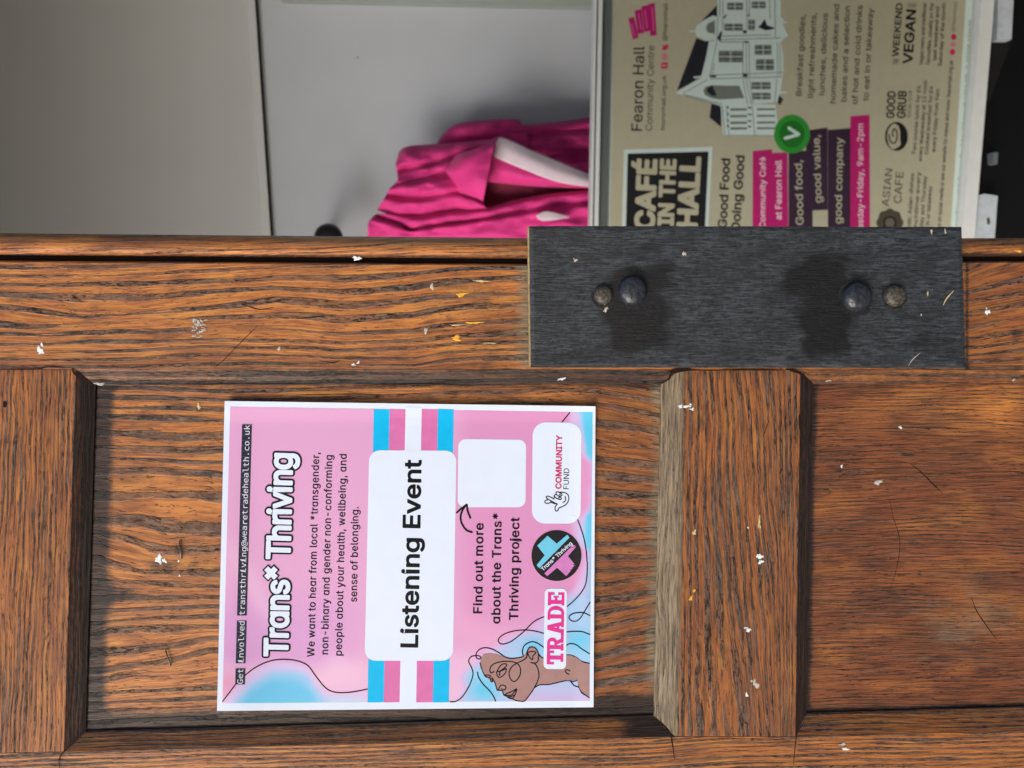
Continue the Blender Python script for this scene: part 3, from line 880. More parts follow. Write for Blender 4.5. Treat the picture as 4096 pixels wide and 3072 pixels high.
def thin(L, tol):
    """drop points that lie on nearly straight runs"""
    def dp(a, b):
        if b <= a + 1: return []
        d = L[b % len(L)] - L[a]
        n = np.linalg.norm(d)
        q = L[a + 1:b]
        dist = np.abs(d[0] * (q[:, 1] - L[a][1]) - d[1] * (q[:, 0] - L[a][0])) / n if n > 1e-9 else np.linalg.norm(q - L[a], axis=1)
        m_ = int(dist.argmax())
        if dist[m_] < tol: return []
        return dp(a, a + 1 + m_) + [a + 1 + m_] + dp(a + 1 + m_, b)
    h = int(np.linalg.norm(L - L[0], axis=1).argmax())
    idx = [0] + dp(0, h) + [h] + dp(h, len(L))
    return L[sorted(set(i for i in idx if i < len(L)))]


def glyph(c, fk, off):
    key = (c, fk, round(off, 4))
    if key in _gl: return _gl[key]
    loops = curve_of(c, fk)
    if not loops:
        _gl[key] = (np.zeros((0, 2)), []); return _gl[key]
    A = np.vstack([l for l in loops]); Bq = np.vstack([np.roll(l, -1, 0) for l in loops])
    lo = A.min(0) - off - 0.04; hi = A.max(0) + off + 0.04
    h = 0.0125
    x = np.arange(lo[0], hi[0] + h, h); y = np.arange(lo[1], hi[1] + h, h)
    X, Y = np.meshgrid(x, y, indexing='ij')
    q = np.stack([X.ravel(), Y.ravel()], -1)
    d2 = np.full(len(q), 1e9); wn_ = np.zeros(len(q))
    for a, b in zip(A, Bq):
        e = b - a
        L2 = max(e @ e, 1e-14)
        t = np.clip(((q - a) @ e) / L2, 0, 1)
        r = q - a - t[:, None] * e
        d2 = np.minimum(d2, (r * r).sum(1))
        cr = e[0] * (q[:, 1] - a[1]) - e[1] * (q[:, 0] - a[0])
        wn_ += ((a[1] <= q[:, 1]) & (b[1] > q[:, 1]) & (cr > 0)).astype(int) - ((a[1] > q[:, 1]) & (b[1] <= q[:, 1]) & (cr < 0)).astype(int)
    sd_ = np.sqrt(d2) * np.where(wn_ != 0, 1, -1) + off
    f = sd_.reshape(X.shape) + 1e-7
    from mathutils.geometry import tessellate_polygon
    outs = [thin(l, 0.0022) for l in contours(f, x, y)]
    outs = [o for o in outs if len(o) > 2]
    vs = np.vstack(outs)
    fs = [tuple(t) for t in tessellate_polygon([[Vector((p_[0], p_[1], 0)) for p_ in o] for o in outs])]
    _gl[key] = (vs, fs)
    return _gl[key]


def raw_text(s, fk, off=0.0, spacing=1.0):
    x, V2, F2, n = 0.0, [], [], 0
    for c in s:
        if c != ' ':
            v, f = glyph(c, fk, off)
            V2.append(v + np.array([x, 0])); F2 += [tuple(i + n for i in t) for t in f]; n += len(v)
        x += advance(c, fk) * spacing
    return np.vstack(V2), F2


def capref(fk):
    if fk not in _cap:
        _cap[fk] = np.vstack(curve_of('H', fk))[:, 1].max()
    return _cap[fk]


def fine(v2, fs, lim=46.0):
    """split long edges so that large print areas follow a sheet that is not quite flat"""
    vs = [tuple(p) for p in v2]
    mids, out = {}, []
    todo = []
    for f in fs:
        todo += [f] if len(f) <= 4 and max(math.dist(vs[f[i]], vs[f[i - 1]]) for i in range(len(f))) <= lim else [(f[0], f[i], f[i + 1]) for i in range(1, len(f) - 1)]
    while todo:
        f = todo.pop()
        n = len(f)
        ls = [math.dist(vs[f[i]], vs[f[(i + 1) % n]]) for i in range(n)]
        i = max(range(n), key=lambda q: ls[q])
        if ls[i] <= lim or n > 3:
            out.append(f); continue
        a, b, c = f[i], f[(i + 1) % 3], f[(i + 2) % 3]
        k = (min(a, b), max(a, b))
        if k not in mids:
            mids[k] = len(vs)
            vs.append(((vs[a][0] + vs[b][0]) / 2, (vs[a][1] + vs[b][1]) / 2))
        m_ = mids[k]
        todo += [(a, m_, c), (m_, b, c)]
    return vs, out


class Sheet:
    """a printed sheet: turns picture-sheet points into points on the sheet, a hair apart per print layer"""
    def __init__(s, fn, parent):
        s.fn, s.parent, s.c = fn, parent, 0
    def lay(s, layer):
        s.c += 1
        return 0.00007 * layer + 2e-7 * s.c
    def poly(s, name, pts, mat, layer, parent=None):
        return s.mesh(name, pts, tri(pts), mat, layer, parent)
    def mesh(s, name, v2, fs, mat, layer, parent=None):
        z = s.lay(layer)
        if layer: v2, fs = fine(v2, fs)
        return mk(name, [s.fn(a, b, z) for a, b in v2], fs, mat, parent or s.parent)
    def text(s, name, body, a, b, cap, mat, layer, fk='sans', off=0.0, spacing=1.0, parent=None, off_ref=None):
        vs, fs = raw_text(body, fk, off, spacing)
        ref = vs if off_ref is None else raw_text(body, fk, off_ref, spacing)[0]
        x0, x1 = ref[:, 0].min(), ref[:, 0].max()
        a, b = np.array(a, float), np.array(b, float)
        ax = (b - a) / (x1 - x0)
        d = (b - a) / np.linalg.norm(b - a)
        o_ = off if off_ref is None else off_ref
        up = np.array([d[1], -d[0]]) * cap / (capref(fk) + 2 * o_)
        v2 = a + (vs[:, :1] - x0) * ax + (vs[:, 1:2] + o_) * up
        return s.mesh(name, v2, fs, mat, layer, parent)
    def stroke(s, name, lines, wd, mat, layer, smooth=True, parent=None):
        """round-ended pen lines, all in one piece"""
        verts, faces = [], []
        for ln in lines:
            p = catmull(ln, max(3, 7 * len(ln))) if smooth and len(ln) > 2 else np.array(ln, float)
            ww = wd / 2
            left, right = [], []
            for i in range(len(p)):
                t = p[min(i + 1, len(p) - 1)] - p[max(i - 1, 0)]
                L = np.linalg.norm(t)
                t = t / L if L > 1e-9 else np.array([1.0, 0])
                nn = np.array([-t[1], t[0]])
                left.append(p[i] + nn * ww); right.append(p[i] - nn * ww)
            b0 = len(verts)
            t0 = (p[1] - p[0]) / (np.linalg.norm(p[1] - p[0]) + 1e-9); t1 = (p[-1] - p[-2]) / (np.linalg.norm(p[-1] - p[-2]) + 1e-9)
            for l, r in zip(left, right): verts += [l, r]
            n = len(p)
            for i in range(n - 1): faces.append((b0 + 2 * i, b0 + 2 * i + 1, b0 + 2 * i + 3, b0 + 2 * i + 2))
            c0 = len(verts); verts += [p[0] - t0 * ww * 0.9, p[-1] + t1 * ww * 0.9]
            faces.append((b0, c0, b0 + 1)); faces.append((b0 + 2 * n - 2, b0 + 2 * n - 1, c0 + 1))
        return s.mesh(name, verts, faces, mat, layer, parent)


def tri(pts):
    from mathutils.geometry import tessellate_polygon
    return [tuple(t) for t in tessellate_polygon([[Vector((p[0], p[1], 0)) for p in pts]])]


def rounded(tl, tr, br, bl, r, n=10):
    c = [np.array(p, float) for p in (tl, tr, br, bl)]
    out = []
    for i in range(4):
        p, a, b = c[i], c[i - 1], c[(i + 1) % 4]
        da = (a - p) / np.linalg.norm(a - p); db = (b - p) / np.linalg.norm(b - p)
        ctr = p + (da + db) * r
        for j in range(n + 1):
            t = j / n * math.pi / 2
            out.append(tuple(ctr - db * r * math.cos(t) - da * r * math.sin(t)) if False else tuple(ctr - db * r * (math.cos(t)) - da * r * (math.sin(t))))
    return out


def ink(name, c, rough=0.5): return simple(name, srgb(*c), rough, 0.12, 0.05, 160)


I = {'paper': simple('paper', srgb(221, 232, 253), 0.55, 0.15, 0.012, 90),
     'black': ink('black_ink', (10, 11, 18)), 'cyan': ink('blue_ink', (6, 184, 240)), 'rose': ink('rose_ink', (212, 116, 176)),
     'strip': ink('strip_ink', (38, 42, 62)), 'stripline': ink('strip_line_ink', (112, 106, 136)), 'skin': ink('skin_ink', (166, 130, 128)),
     'magenta': ink('magenta_ink', (220, 58, 150)), 'crim': ink('crimson_ink', (196, 52, 104)), 'badge': ink('badge_ink', (36, 34, 40)),
     'sky': ink('pale_blue_ink', (112, 200, 232)), 'pink': ink('pale_pink_ink', (206, 130, 196)), 'stripwhite': ink('strip_white_ink', (214, 216, 230))}

# ------------------------------------------------------------------ poster taped to the upper panel
c_ = P(1620, 2230, 0.004)
post = empty('poster', (c_[0], 0.0045, -0.086), 'pink and blue laminated poster with flag stripes stuck on the oak door panel', 'poster')


def poster_y(u, v):
    curl = 0.0038 * math.exp(-(((u - 868) / 190) ** 2 + ((v - 2844) / 260) ** 2)) + 0.0016 * math.exp(-(((u - 900) / 100) ** 2 + ((v - 2200) / 500) ** 2))
    lift = 0.0012 * sstep(2280, 2380, u) + 0.0010 * (1 - sstep(1604, 1700, v))
    return 0.0056 - curl - lift - 0.0005 * math.sin(u / 210.0) * math.sin(v / 260.0)


SH = Sheet(lambda u, v, z: P(u, v, poster_y(u, v) - z), post)


def gridmesh(quad, nu, nv):
    tl, tr, br, bl = [np.array(q, float) for q in quad]
    pts = []
    for i in range(nv + 1):
        for j in range(nu + 1):
            s, t = j / nu, i / nv
            pts.append((tl * (1 - s) + tr * s) * (1 - t) + (bl * (1 - s) + br * s) * t)
    C = nu + 1
    return np.array(pts), [(i * C + j, i * C + j + 1, (i + 1) * C + j + 1, (i + 1) * C + j) for i in range(nv) for j in range(nu)]


CORN = [(898.5, 1604), (2382, 1625), (2374, 2829), (868, 2844)]
v2, fs = gridmesh(CORN, 60, 50)
SH.mesh('paper', v2, fs, I['paper'], 0)
# printed wash
AREA = [(920.7, 1626.4), (2370.6, 1649), (2358.5, 2803.5), (889.6, 2813)]
v2, fs = gridmesh(AREA, 210, 170)
U, V_ = v2[:, 0], v2[:, 1]
wave = np.array([(890, 2806), (942, 2738), (980, 2703), (1012, 2676), (1052, 2654), (1092, 2641), (1132, 2637), (1174, 2640), (1205, 2648), (1234, 2664), (1258, 2697), (1282, 2729), (1302, 2751), (1327, 2765), (1359, 2771), (1395, 2770), (1435, 2763), (1470, 2756)], float)
wv = np.interp(U, wave[:, 0], wave[:, 1], right=3000)
cur = np.array([(1630, 2262), (1700, 2262), (1760, 2318), (1850, 2335), (2000, 2335), (2090, 2292), (2200, 2318), (2290, 2300), (2380, 2262), (2470, 2160), (2540, 2035), (2600, 1925), (2660, 1880), (2700, 1856), (2740, 1836), (2810, 1798)], float)
cb = np.interp(V_, cur[:, 0], cur[:, 1])
nz = vnoise(U / 90, V_ / 120) - 0.5
nz2 = vnoise(U / 240 + 7, V_ / 60 + 3) - 0.5


def lin(c): return np.array(srgb(*c)[:3])


colr = np.tile(lin((218, 160, 206)), (len(U), 1))
def over(c, m):
    global colr
    colr = colr * (1 - m[:, None]) + lin(c) * m[:, None]
over((214, 142, 194), 0.8 * sstep(1800, 1900, U) * (1 - sstep(2400, 2600, V_)))
over((206, 150, 210), np.clip(0.7 * sstep(2300, 2500, V_) * (1 - sstep(2640, 2720, V_)) * (1 - sstep(1300, 1500, U)), 0, 1))
over((226, 186, 222), 0.7 * sstep(2600, 2700, V_ + 100 * nz))
over((220, 138, 180), 0.7 * np.exp(-((U - 905) / 60) ** 2 - ((V_ - 2740) / 70) ** 2))
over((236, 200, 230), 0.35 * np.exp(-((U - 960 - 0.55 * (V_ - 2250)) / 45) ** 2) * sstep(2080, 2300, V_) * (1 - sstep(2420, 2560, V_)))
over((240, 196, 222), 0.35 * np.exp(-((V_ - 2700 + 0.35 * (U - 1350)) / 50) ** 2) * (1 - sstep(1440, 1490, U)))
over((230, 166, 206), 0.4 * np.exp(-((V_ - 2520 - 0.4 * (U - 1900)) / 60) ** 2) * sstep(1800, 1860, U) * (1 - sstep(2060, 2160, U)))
dw = V_ - wv + 50 * nz2
over((206, 186, 232), sstep(2, 22, V_ - wv) * (1 - sstep(1440, 1480, U)))
over((150, 196, 238), sstep(16, 62, dw + 24 * nz) * (1 - sstep(1250, 1420, U + 120 * nz)))
over((92, 190, 234), sstep(42, 100, dw + 34 * nz) * (1 - sstep(1190, 1300, U + 100 * nz)) * sstep(890, 960, U))
over((188, 206, 236), 0.7 * sstep(2765, 2800, V_) * sstep(1280, 1340, U) * (1 - sstep(1440, 1480, U)))
dr = U - cb + 60 * nz2
rm = sstep(1790, 1800, U)
over((206, 178, 226), rm * sstep(-8, 30, dr))
cy = sstep(26, 74, dr + 50 * nz) * (0.72 + 0.5 * nz2)
over((150, 202, 240), rm * np.clip(cy, 0, 1))
over((88, 196, 236), rm * np.clip(1.0 * np.exp(-((U - 1935) / 70) ** 2 - ((V_ - 2760) / 55) ** 2) + sstep(2330, 2352, U) * (1 - sstep(2380, 2430, V_)) * 0.95
     + 0.9 * np.exp(-((U - 2320) / 60) ** 2 - ((V_ - 2560) / 50) ** 2) + 0.8 * np.exp(-((U - 2130) / 45) ** 2 - ((V_ - 2590) / 40) ** 2) + 0.9 * sstep(2300, 2335, U - (V_ - 1640) * 0.2) * (1 - sstep(1740, 1800, V_)), 0, 1) * sstep(10, 40, dr))
over((196, 178, 222), rm * 0.9 * sstep(2740, 2800, V_ + (U - 2150) * 0.0) * sstep(2020, 2080, U))
over((196, 180, 226), rm * 0.8 * np.exp(-((U - 2345) / 20) ** 2 - ((V_ - 2330) / 90) ** 2))
m = bpy.data.materials.new('printed_wash'); m.use_nodes = True
at = m.node_tree.nodes.new('ShaderNodeAttribute'); at.attribute_name = 'surface_tone'
m.node_tree.links.new(at.outputs['Color'], m.node_tree.nodes['Principled BSDF'].inputs['Base Color'])
m.node_tree.nodes['Principled BSDF'].inputs['Roughness'].default_value = 0.4
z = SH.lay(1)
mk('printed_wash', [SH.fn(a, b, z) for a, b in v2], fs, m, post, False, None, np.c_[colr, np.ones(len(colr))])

# flag stripes and white boxes
for n_, (a, b, c, d), mt in [('blue_stripe', (1495.4, 1558.7, 1534.7, 1470), 'cyan'), ('pink_stripe', (1558.7, 1622.4, 1598, 1534.7), 'rose'), ('white_stripe', (1622.4, 1687, 1664.5, 1598), 'paper'),
                             ('pink_stripe', (1687, 1751.7, 1731, 1664.5), 'rose'), ('blue_stripe', (1751.7, 1815, 1795.6, 1731), 'cyan')]:
    o_ = 8 if mt == 'paper' else 0
    SH.poly(n_, [(a, 1636 - o_), (b, 1638 - o_), (c, 2809 + o_), (d, 2810 + o_)], I[mt], 2)
SH.poly('white_box', rounded((1477, 1801), (1826, 1803), (1811.5, 2643), (1458.5, 2643), 44), I['paper'], 3)
SH.poly('white_box', rounded((1833.5, 1756), (2104.5, 1759), (2102, 2029), (1830.5, 2029), 30), I['paper'], 3)
SH.poly('white_box', rounded((2131, 1689), (2326, 1691), (2322, 2095), (2127, 2094), 52), I['paper'], 3)
B = I['black']
SH.text('event_lettering', 'Listening Event', (1672.8, 2591), (1687, 1838.6), 72, B, 4, off=0.021)
# strip address
wd = 1040 / 49.0
cells = [(0, 3), (4, 12), (13, 49)]
base = lambda t: (940.5 + 27.8 * t, 2738 - 1040 * t)
for a, b in cells:
    p0, p1 = base(a / 49), base(b / 49)
    SH.poly('address_strip', [(p0[0], p0[1]), (p0[0] + 38.5, p0[1]), (p1[0] + 38.5, p1[1]), (p1[0], p1[1])], I['strip'], 5)
ln = []
for a, b in cells:
    for i in range(a + 1, b):
        p = base(i / 49)
        ln.append([(p[0] + 1, p[1]), (p[0] + 37.5, p[1])])
SH.stroke('strip_lines', ln, 0.9, I['stripline'], 6, smooth=False)
for a, b, s_ in [(0, 3, 'Get'), (4, 12, 'involved'), (13, 49, 'transthriving@wearetradehealth.co.uk')]:
    p0, p1 = base(a / 49), base(b / 49)
    SH.text('address_lettering', s_, (p0[0] + 31, p0[1] - 2), (p1[0] + 31, p1[1] + 2), 22.5, I['stripwhite'], 7, fk='mono', off=0.004)
# heading with outline
for s_, a, b in [('Trans', (1154, 2628), (1161, 2319)), ('Thriving', (1163, 2239), (1174.5, 1813))]:
    s2 = s_.replace('a', '\u0251')
    SH.text('heading_outline', s2, a, b, 101, B, 5, off=0.066, off_ref=0.026, spacing=0.93)
    SH.text('heading_lettering', s2, a, b, 101, I['paper'], 6, off=0.026, off_ref=0.026, spacing=0.93)


def cross(cu, cv, r, wd_, n):
    out = []
    for k in range(4):
        t = math.pi / 4 + k * math.pi / 2
        d = np.array([math.cos(t), math.sin(t)]); nn = np.array([-d[1], d[0]])
        out += [tuple(np.array((cu, cv)) + d * r - nn * wd_), tuple(np.array((cu, cv)) + d * r + nn * wd_), tuple(np.array((cu, cv)) + (d + nn) * wd_)]
    return out


SH.poly('heading_outline', cross(1084, 2292, 33, 16.5, 0), B, 5)
SH.poly('heading_lettering', cross(1084, 2292, 27.5, 11, 0), I['paper'], 6)
for s_, a, b in [('We want to hear from local *transgender,', (1257.2, 2628), (1277, 1811)), ('non-binary and gender non-conforming', (1311.8, 2618), (1329.6, 1821.5)),
                 ('people about your health, wellbeing, and', (1367, 2623), (1386.5, 1817.5)), ('sense of belonging.', (1427.6, 2408), (1434.5, 2028))]:
    SH.text('body_lettering', s_.replace('a', '\u0251'), a, b, 30, B, 4, off=0.007, spacing=1.08)
for s_, a, b in [('Find out more', (1929, 2454), (1934.4, 2093)), ('about the Trans*', (2001, 2495), (2007, 2054.7)), ('Thriving project', (2072.7, 2481), (2078, 2070.5))]:
    SH.text('project_lettering', s_.replace('a', '\u0251'), a, b, 37, B, 4, off=0.014, spacing=1.08)
c3 = lambda x, y: (1400 + x / 2.212, 1580 + y / 2.212)
c4 = lambda x, y: (1400 + x / 2.212, 2200 + y / 2.212)
c5 = lambda x, y: (1850 + x / 2.0738, 2050 + y / 2.0738)
SH.stroke('arrow', [[c3(*p) for p in [(1080, 1215), (1030, 1195), (990, 1140), (978, 1080), (995, 1020), (1028, 975)]], [c3(*p) for p in [(944, 1042), (985, 1005), (1034, 968)]],
                    [c3(*p) for p in [(1034, 968), (1042, 1030), (1066, 1090)]]], 7.5, B, 4)
# community fund
SH.text('fund_lettering', 'COMMUNITY', (2246, 1956), (2249.5, 1740.5), 25, I['crim'], 4, off=0.030)
SH.text('fund_lettering', 'FUND', (2275, 1957), (2277, 1874), 22, B, 4, off=0.004)
ch = lambda x, y: (2100 + x / 4.74, 1700 + y / 4.74)
hand = [[(480, 1465), (560, 1490), (612, 1500), (580, 1540), (568, 1590), (590, 1630), (622, 1622), (640, 1580), (690, 1555), (760, 1520), (810, 1465), (830, 1395), (815, 1325), (770, 1290), (700, 1275)],
        [(612, 1500), (560, 1475), (500, 1440), (440, 1410), (405, 1375), (410, 1355), (445, 1352), (500, 1375), (555, 1405)],
        [(480, 1465), (440, 1485), (395, 1480), (375, 1455), (390, 1430), (430, 1420)], [(480, 1465), (500, 1445)],
        [(555, 1380), (552, 1340), (580, 1320), (620, 1335), (680, 1375), (690, 1400), (665, 1412), (620, 1400), (575, 1375), (555, 1350)],
        [(595, 1320), (588, 1285), (615, 1268), (660, 1280), (700, 1310), (695, 1340), (660, 1345)], [(660, 1275), (700, 1275)],
        [(718, 1468), (745, 1455), (770, 1415), (762, 1355)]]
SH.stroke('hand_logo', [[ch(*p) for p in l] for l in hand], 4.2, B, 4)
SH.stroke('hand_logo', [[ch(640, 1376), ch(648, 1380)], [ch(658, 1312), ch(666, 1316)]], 6.5, B, 4, smooth=False)
# round badge
SH.poly('badge', [(2226 + 100 * math.cos(t), 2222.5 + 101.5 * math.sin(t)) for t in np.linspace(0, 2 * math.pi, 65)[:-1]], I['badge'], 4)
SH.poly('badge_blue', [c5(*p) for p in [(615, 437), (682, 355), (620, 275), (705, 193), (782, 258), (868, 185), (888, 207), (637, 462)]], I['sky'], 5)
SH.poly('badge_pink', [c5(*p) for p in [(680, 505), (922, 265), (942, 285), (875, 362), (937, 438), (860, 527), (785, 458), (702, 528)]], I['pink'], 5)
SH.text('badge_lettering', 'Tr\u0251ns* Thriving', c5(668, 487), c5(913, 262), 15.5, I['paper'], 6, off=0.015, spacing=0.95)
# line drawing of a face
sk = [(1158, 960), (1180, 920), (1230, 912), (1300, 918), (1360, 945), (1420, 958), (1530, 945), (1565, 900), (1585, 868), (1615, 860), (1645, 872), (1668, 930), (1714, 960), (1912, 932), (1950, 930), (2000, 950), (2050, 985), (2119, 1003), (2119, 1310), (2060, 1265), (2025, 1215),
      (2008, 1150), (1920, 1155), (1850, 1170), (1760, 1190), (1680, 1193), (1635, 1215), (1590, 1280), (1545, 1335), (1510, 1338), (1440, 1318), (1385, 1295), (1360, 1280), (1345, 1245), (1305, 1240), (1280, 1170), (1248, 1165), (1200, 1118), (1165, 1050), (1150, 998)]
SH.poly('face_drawing', [c4(*p) for p in sk], I['skin'], 2)
lines = [[(885, 1343), (940, 1338), (1000, 1290), (1060, 1190), (1088, 1100), (1075, 1040), (1050, 985), (1070, 945), (1115, 935), (1150, 940), (1158, 955), (1145, 965), (1120, 955), (1115, 930), (1125, 900), (1160, 872), (1205, 865), (1260, 878), (1320, 910), (1370, 945), (1420, 958), (1480, 955), (1532, 943)],
         [(1535, 940), (1525, 900), (1540, 850), (1580, 820), (1620, 812), (1660, 825), (1690, 845), (1716, 862)],
         [(1127, 1080), (1140, 1130), (1180, 1190), (1230, 1240), (1270, 1295), (1288, 1338)],
         [(1150, 998), (1165, 1050), (1195, 1115), (1225, 1128), (1246, 1118)], [(1195, 1112), (1210, 1105), (1243, 1110)],
         [(1200, 1118), (1240, 1135), (1248, 1165), (1262, 1162), (1256, 1130), (1280, 1170), (1295, 1215), (1305, 1240), (1345, 1245), (1360, 1280), (1385, 1295), (1410, 1312), (1440, 1318), (1470, 1332), (1510, 1338), (1545, 1335), (1590, 1280), (1635, 1215)],
         [(1310, 1240), (1330, 1203), (1350, 1195), (1375, 1205), (1378, 1225), (1362, 1238), (1340, 1228)],
         [(1362, 1285), (1400, 1265), (1440, 1248), (1473, 1230), (1465, 1270), (1440, 1312), (1415, 1310)], [(1362, 1285), (1400, 1287), (1430, 1282), (1470, 1236)], [(1395, 1300), (1425, 1298), (1455, 1282)],
         [(1300, 1075), (1335, 1070), (1370, 1055), (1382, 1048), (1378, 1080), (1355, 1110), (1320, 1128), (1300, 1100), (1300, 1075)],
         [(1296, 1085), (1318, 1042), (1350, 1010), (1388, 1012), (1370, 1040), (1330, 1072), (1322, 1110)],
         [(1275, 1075), (1248, 1088), (1238, 1062), (1250, 1025), (1290, 1000), (1350, 987), (1410, 985), (1460, 995), (1495, 1020), (1510, 1065), (1500, 1115), (1470, 1155), (1445, 1163), (1420, 1140), (1408, 1100), (1415, 1060), (1440, 1025), (1480, 1000), (1540, 970), (1565, 940), (1564, 905)],
         [(1563, 955), (1568, 900), (1585, 865), (1612, 858), (1642, 870), (1665, 910), (1668, 960), (1655, 993), (1625, 1000), (1600, 993)], [(1570, 905), (1610, 898), (1645, 907), (1620, 935), (1615, 970), (1590, 950), (1572, 912)],
         [(1600, 995), (1640, 1010), (1665, 1060), (1672, 1110), (1660, 1160), (1640, 1200), (1632, 1218)], [(1632, 1218), (1680, 1193), (1760, 1190), (1850, 1170), (1920, 1155), (1975, 1162), (2008, 1150), (1992, 1112), (1960, 1078), (1922, 1060), (1904, 1070), (1922, 1092), (1970, 1115), (2003, 1132), (2018, 1162), (2025, 1215), (2060, 1265), (2118, 1308)],
         [(1950, 1160), (1985, 1200), (2028, 1218), (2050, 1262), (2100, 1295)], [(1672, 925), (1690, 945), (1714, 958)], [(1912, 930), (1950, 930), (2000, 950), (2050, 985), (2118, 1003)],
         [(1917, 842), (1950, 828), (2000, 838), (2050, 875), (2120, 918)], [(1917, 725), (1980, 720), (2050, 722), (2090, 735), (2122, 748)],
         [(2124, 580), (2065, 555), (1990, 558), (1945, 580), (1940, 605), (1965, 628), (2005, 628), (2040, 600), (2065, 560), (2095, 510), (2124, 462)],
         [(1717, 738), (1640, 718), (1560, 708), (1480, 712), (1400, 730), (1340, 760), (1312, 795), (1325, 825), (1360, 832), (1420, 812), (1480, 770), (1550, 710), (1620, 640), (1680, 605), (1719, 590)]]
pen = [[c4(*p) for p in l] for l in lines]
pen.append([c4(1922, 500), c4(1990, 440), c4(2050, 370), c4(2085, 300), c4(2097, 220), c4(2100, 100), c3(2098, 1480), c3(2090, 1380), c3(2070, 1270), c3(2040, 1170), c3(2008, 1088)])
SH.stroke('corner_line', [[c3(1872, 246), c3(1945, 154)]], 4.8, B, 2)
SH.stroke('pen_lines', pen, 4.8, B, 2)
p2 = lambda x, y: (850 + x / 2.47625, 2200 + y / 2.47625)
SH.stroke('wave_line', [[p2(*p) for p in [(100, 1500), (225, 1335)]], [p2(*p) for p in [(320, 1243), (400, 1180), (500, 1125), (600, 1092), (700, 1083), (800, 1090), (880, 1110), (950, 1150), (1010, 1230), (1070, 1310), (1120, 1365), (1180, 1400), (1260, 1413), (1350, 1410), (1450, 1395), (1535, 1377)]]], 5.0, B, 2)
# slab-serif word in its white lozenge
SH.poly('white_box', rounded(c5(683, 630), c5(866, 632), c5(859, 1300), c5(671, 1298), 20), I['paper'], 4)


def ring_poly(cx, cy, rx0, ry0, rx1, ry1, a0, a1, n=14):
    o = [(cx + rx0 * math.cos(t), cy + ry0 * math.sin(t)) for t in np.linspace(a0, a1, n)]
    i = [(cx + rx1 * math.cos(t), cy + ry1 * math.sin(t)) for t in np.linspace(a1, a0, n)]
    return o + i


R_ = lambda x0, y0, x1, y1: [(x0, y0), (x1, y0), (x1, y1), (x0, y1)]
H_ = math.pi / 2
SLAB = {'T': (0.98, [R_(0, .8, .98, 1), R_(0, .56, .17, .8), R_(.81, .56, .98, .8), R_(.35, .17, .63, .8), R_(.2, 0, .78, .17)]),
        'R': (1.06, [R_(0, .83, .56, 1), R_(.1, .17, .38, .83), R_(0, 0, .48, .17), R_(.38, .39, .56, .56), ring_poly(.56, .695, .36, .305, .1, .135, -H_, H_), [(.44, .39), (.70, .42), (.84, .17), (.56, .17)], R_(.56, 0, 1.06, .17)]),
        'A': (1.10, [[(.40, 1), (.70, 1), (.46, .17), (.17, .17)], [(.52, 1), (.72, 1), (.97, .17), (.68, .17)], R_(0, 0, .46, .17), R_(.60, 0, 1.10, .17), R_(.34, .28, .72, .42)]),
        'D': (1.02, [R_(0, .83, .5, 1), R_(0, 0, .5, .17), R_(.1, .17, .38, .83), ring_poly(.5, .5, .50, .5, .22, .33, -H_, H_)]),
        'E': (0.94, [R_(.1, .17, .38, .8), R_(0, .8, .94, 1), R_(0, 0, .94, .17), R_(.76, .6, .94, .8), R_(.76, .17, .94, .38), R_(.38, .42, .6, .58), R_(.56, .34, .68, .66)])}
tot = sum(SLAB[c][0] for c in 'TRADE') + 0.02 * 4
a = np.array(c5(835, 1262)); b = np.array(c5(846, 664)); ax = (b - a) / tot; d = (b - a) / np.linalg.norm(b - a); up = np.array([d[1], -d[0]]) * 66
x = 0
verts, faces = [], []
for c in 'TRADE':
    for k, pl in enumerate(SLAB[c][1]):
        z = SH.lay(6) + 4e-6 * k
        b0 = len(verts)
        verts += [SH.fn(*(a + ax * (x + p[0]) + up * p[1]), z) for p in pl]
        faces += [tuple(b0 + i for i in f) for f in tri(pl)]
    x += SLAB[c][0] + 0.02
mk('trade_lettering', verts, faces, I['magenta'], post)
# clear laminate film
m = bpy.data.materials.new('clear_film'); m.use_nodes = True
t = m.node_tree; t.nodes.clear()
tr_ = t.nodes.new('ShaderNodeBsdfTransparent'); gl = t.nodes.new('ShaderNodeBsdfGlossy'); mx = t.nodes.new('ShaderNodeMixShader'); ot = t.nodes.new('ShaderNodeOutputMaterial')
gl.inputs['Roughness'].default_value = 0.22
tr_.inputs['Color'].default_value = (0.99, 0.99, 0.99, 1)
fr = t.nodes.new('ShaderNodeFresnel'); fr.inputs['IOR'].default_value = 1.16
tc = t.nodes.new('ShaderNodeTexCoord'); no = t.nodes.new('ShaderNodeTexNoise'); no.inputs['Scale'].default_value = 45; bp = t.nodes.new('ShaderNodeBump'); bp.inputs['Distance'].default_value = 0.0012
t.links.new(tc.outputs['Object'], no.inputs['Vector']); t.links.new(no.outputs['Fac'], bp.inputs['Height']); t.links.new(bp.outputs[0], gl.inputs['Normal'])
t.links.new(fr.outputs[0], mx.inputs[0]); t.links.new(tr_.outputs[0], mx.inputs[1]); t.links.new(gl.outputs[0], mx.inputs[2]); t.links.new(mx.outputs[0], ot.inputs[0])
v2, fs = gridmesh([(894, 1600), (2414, 1630), (2408, 2838), (862, 2864)], 60, 50)
SH.mesh('laminate_film', v2, fs, m, 9)
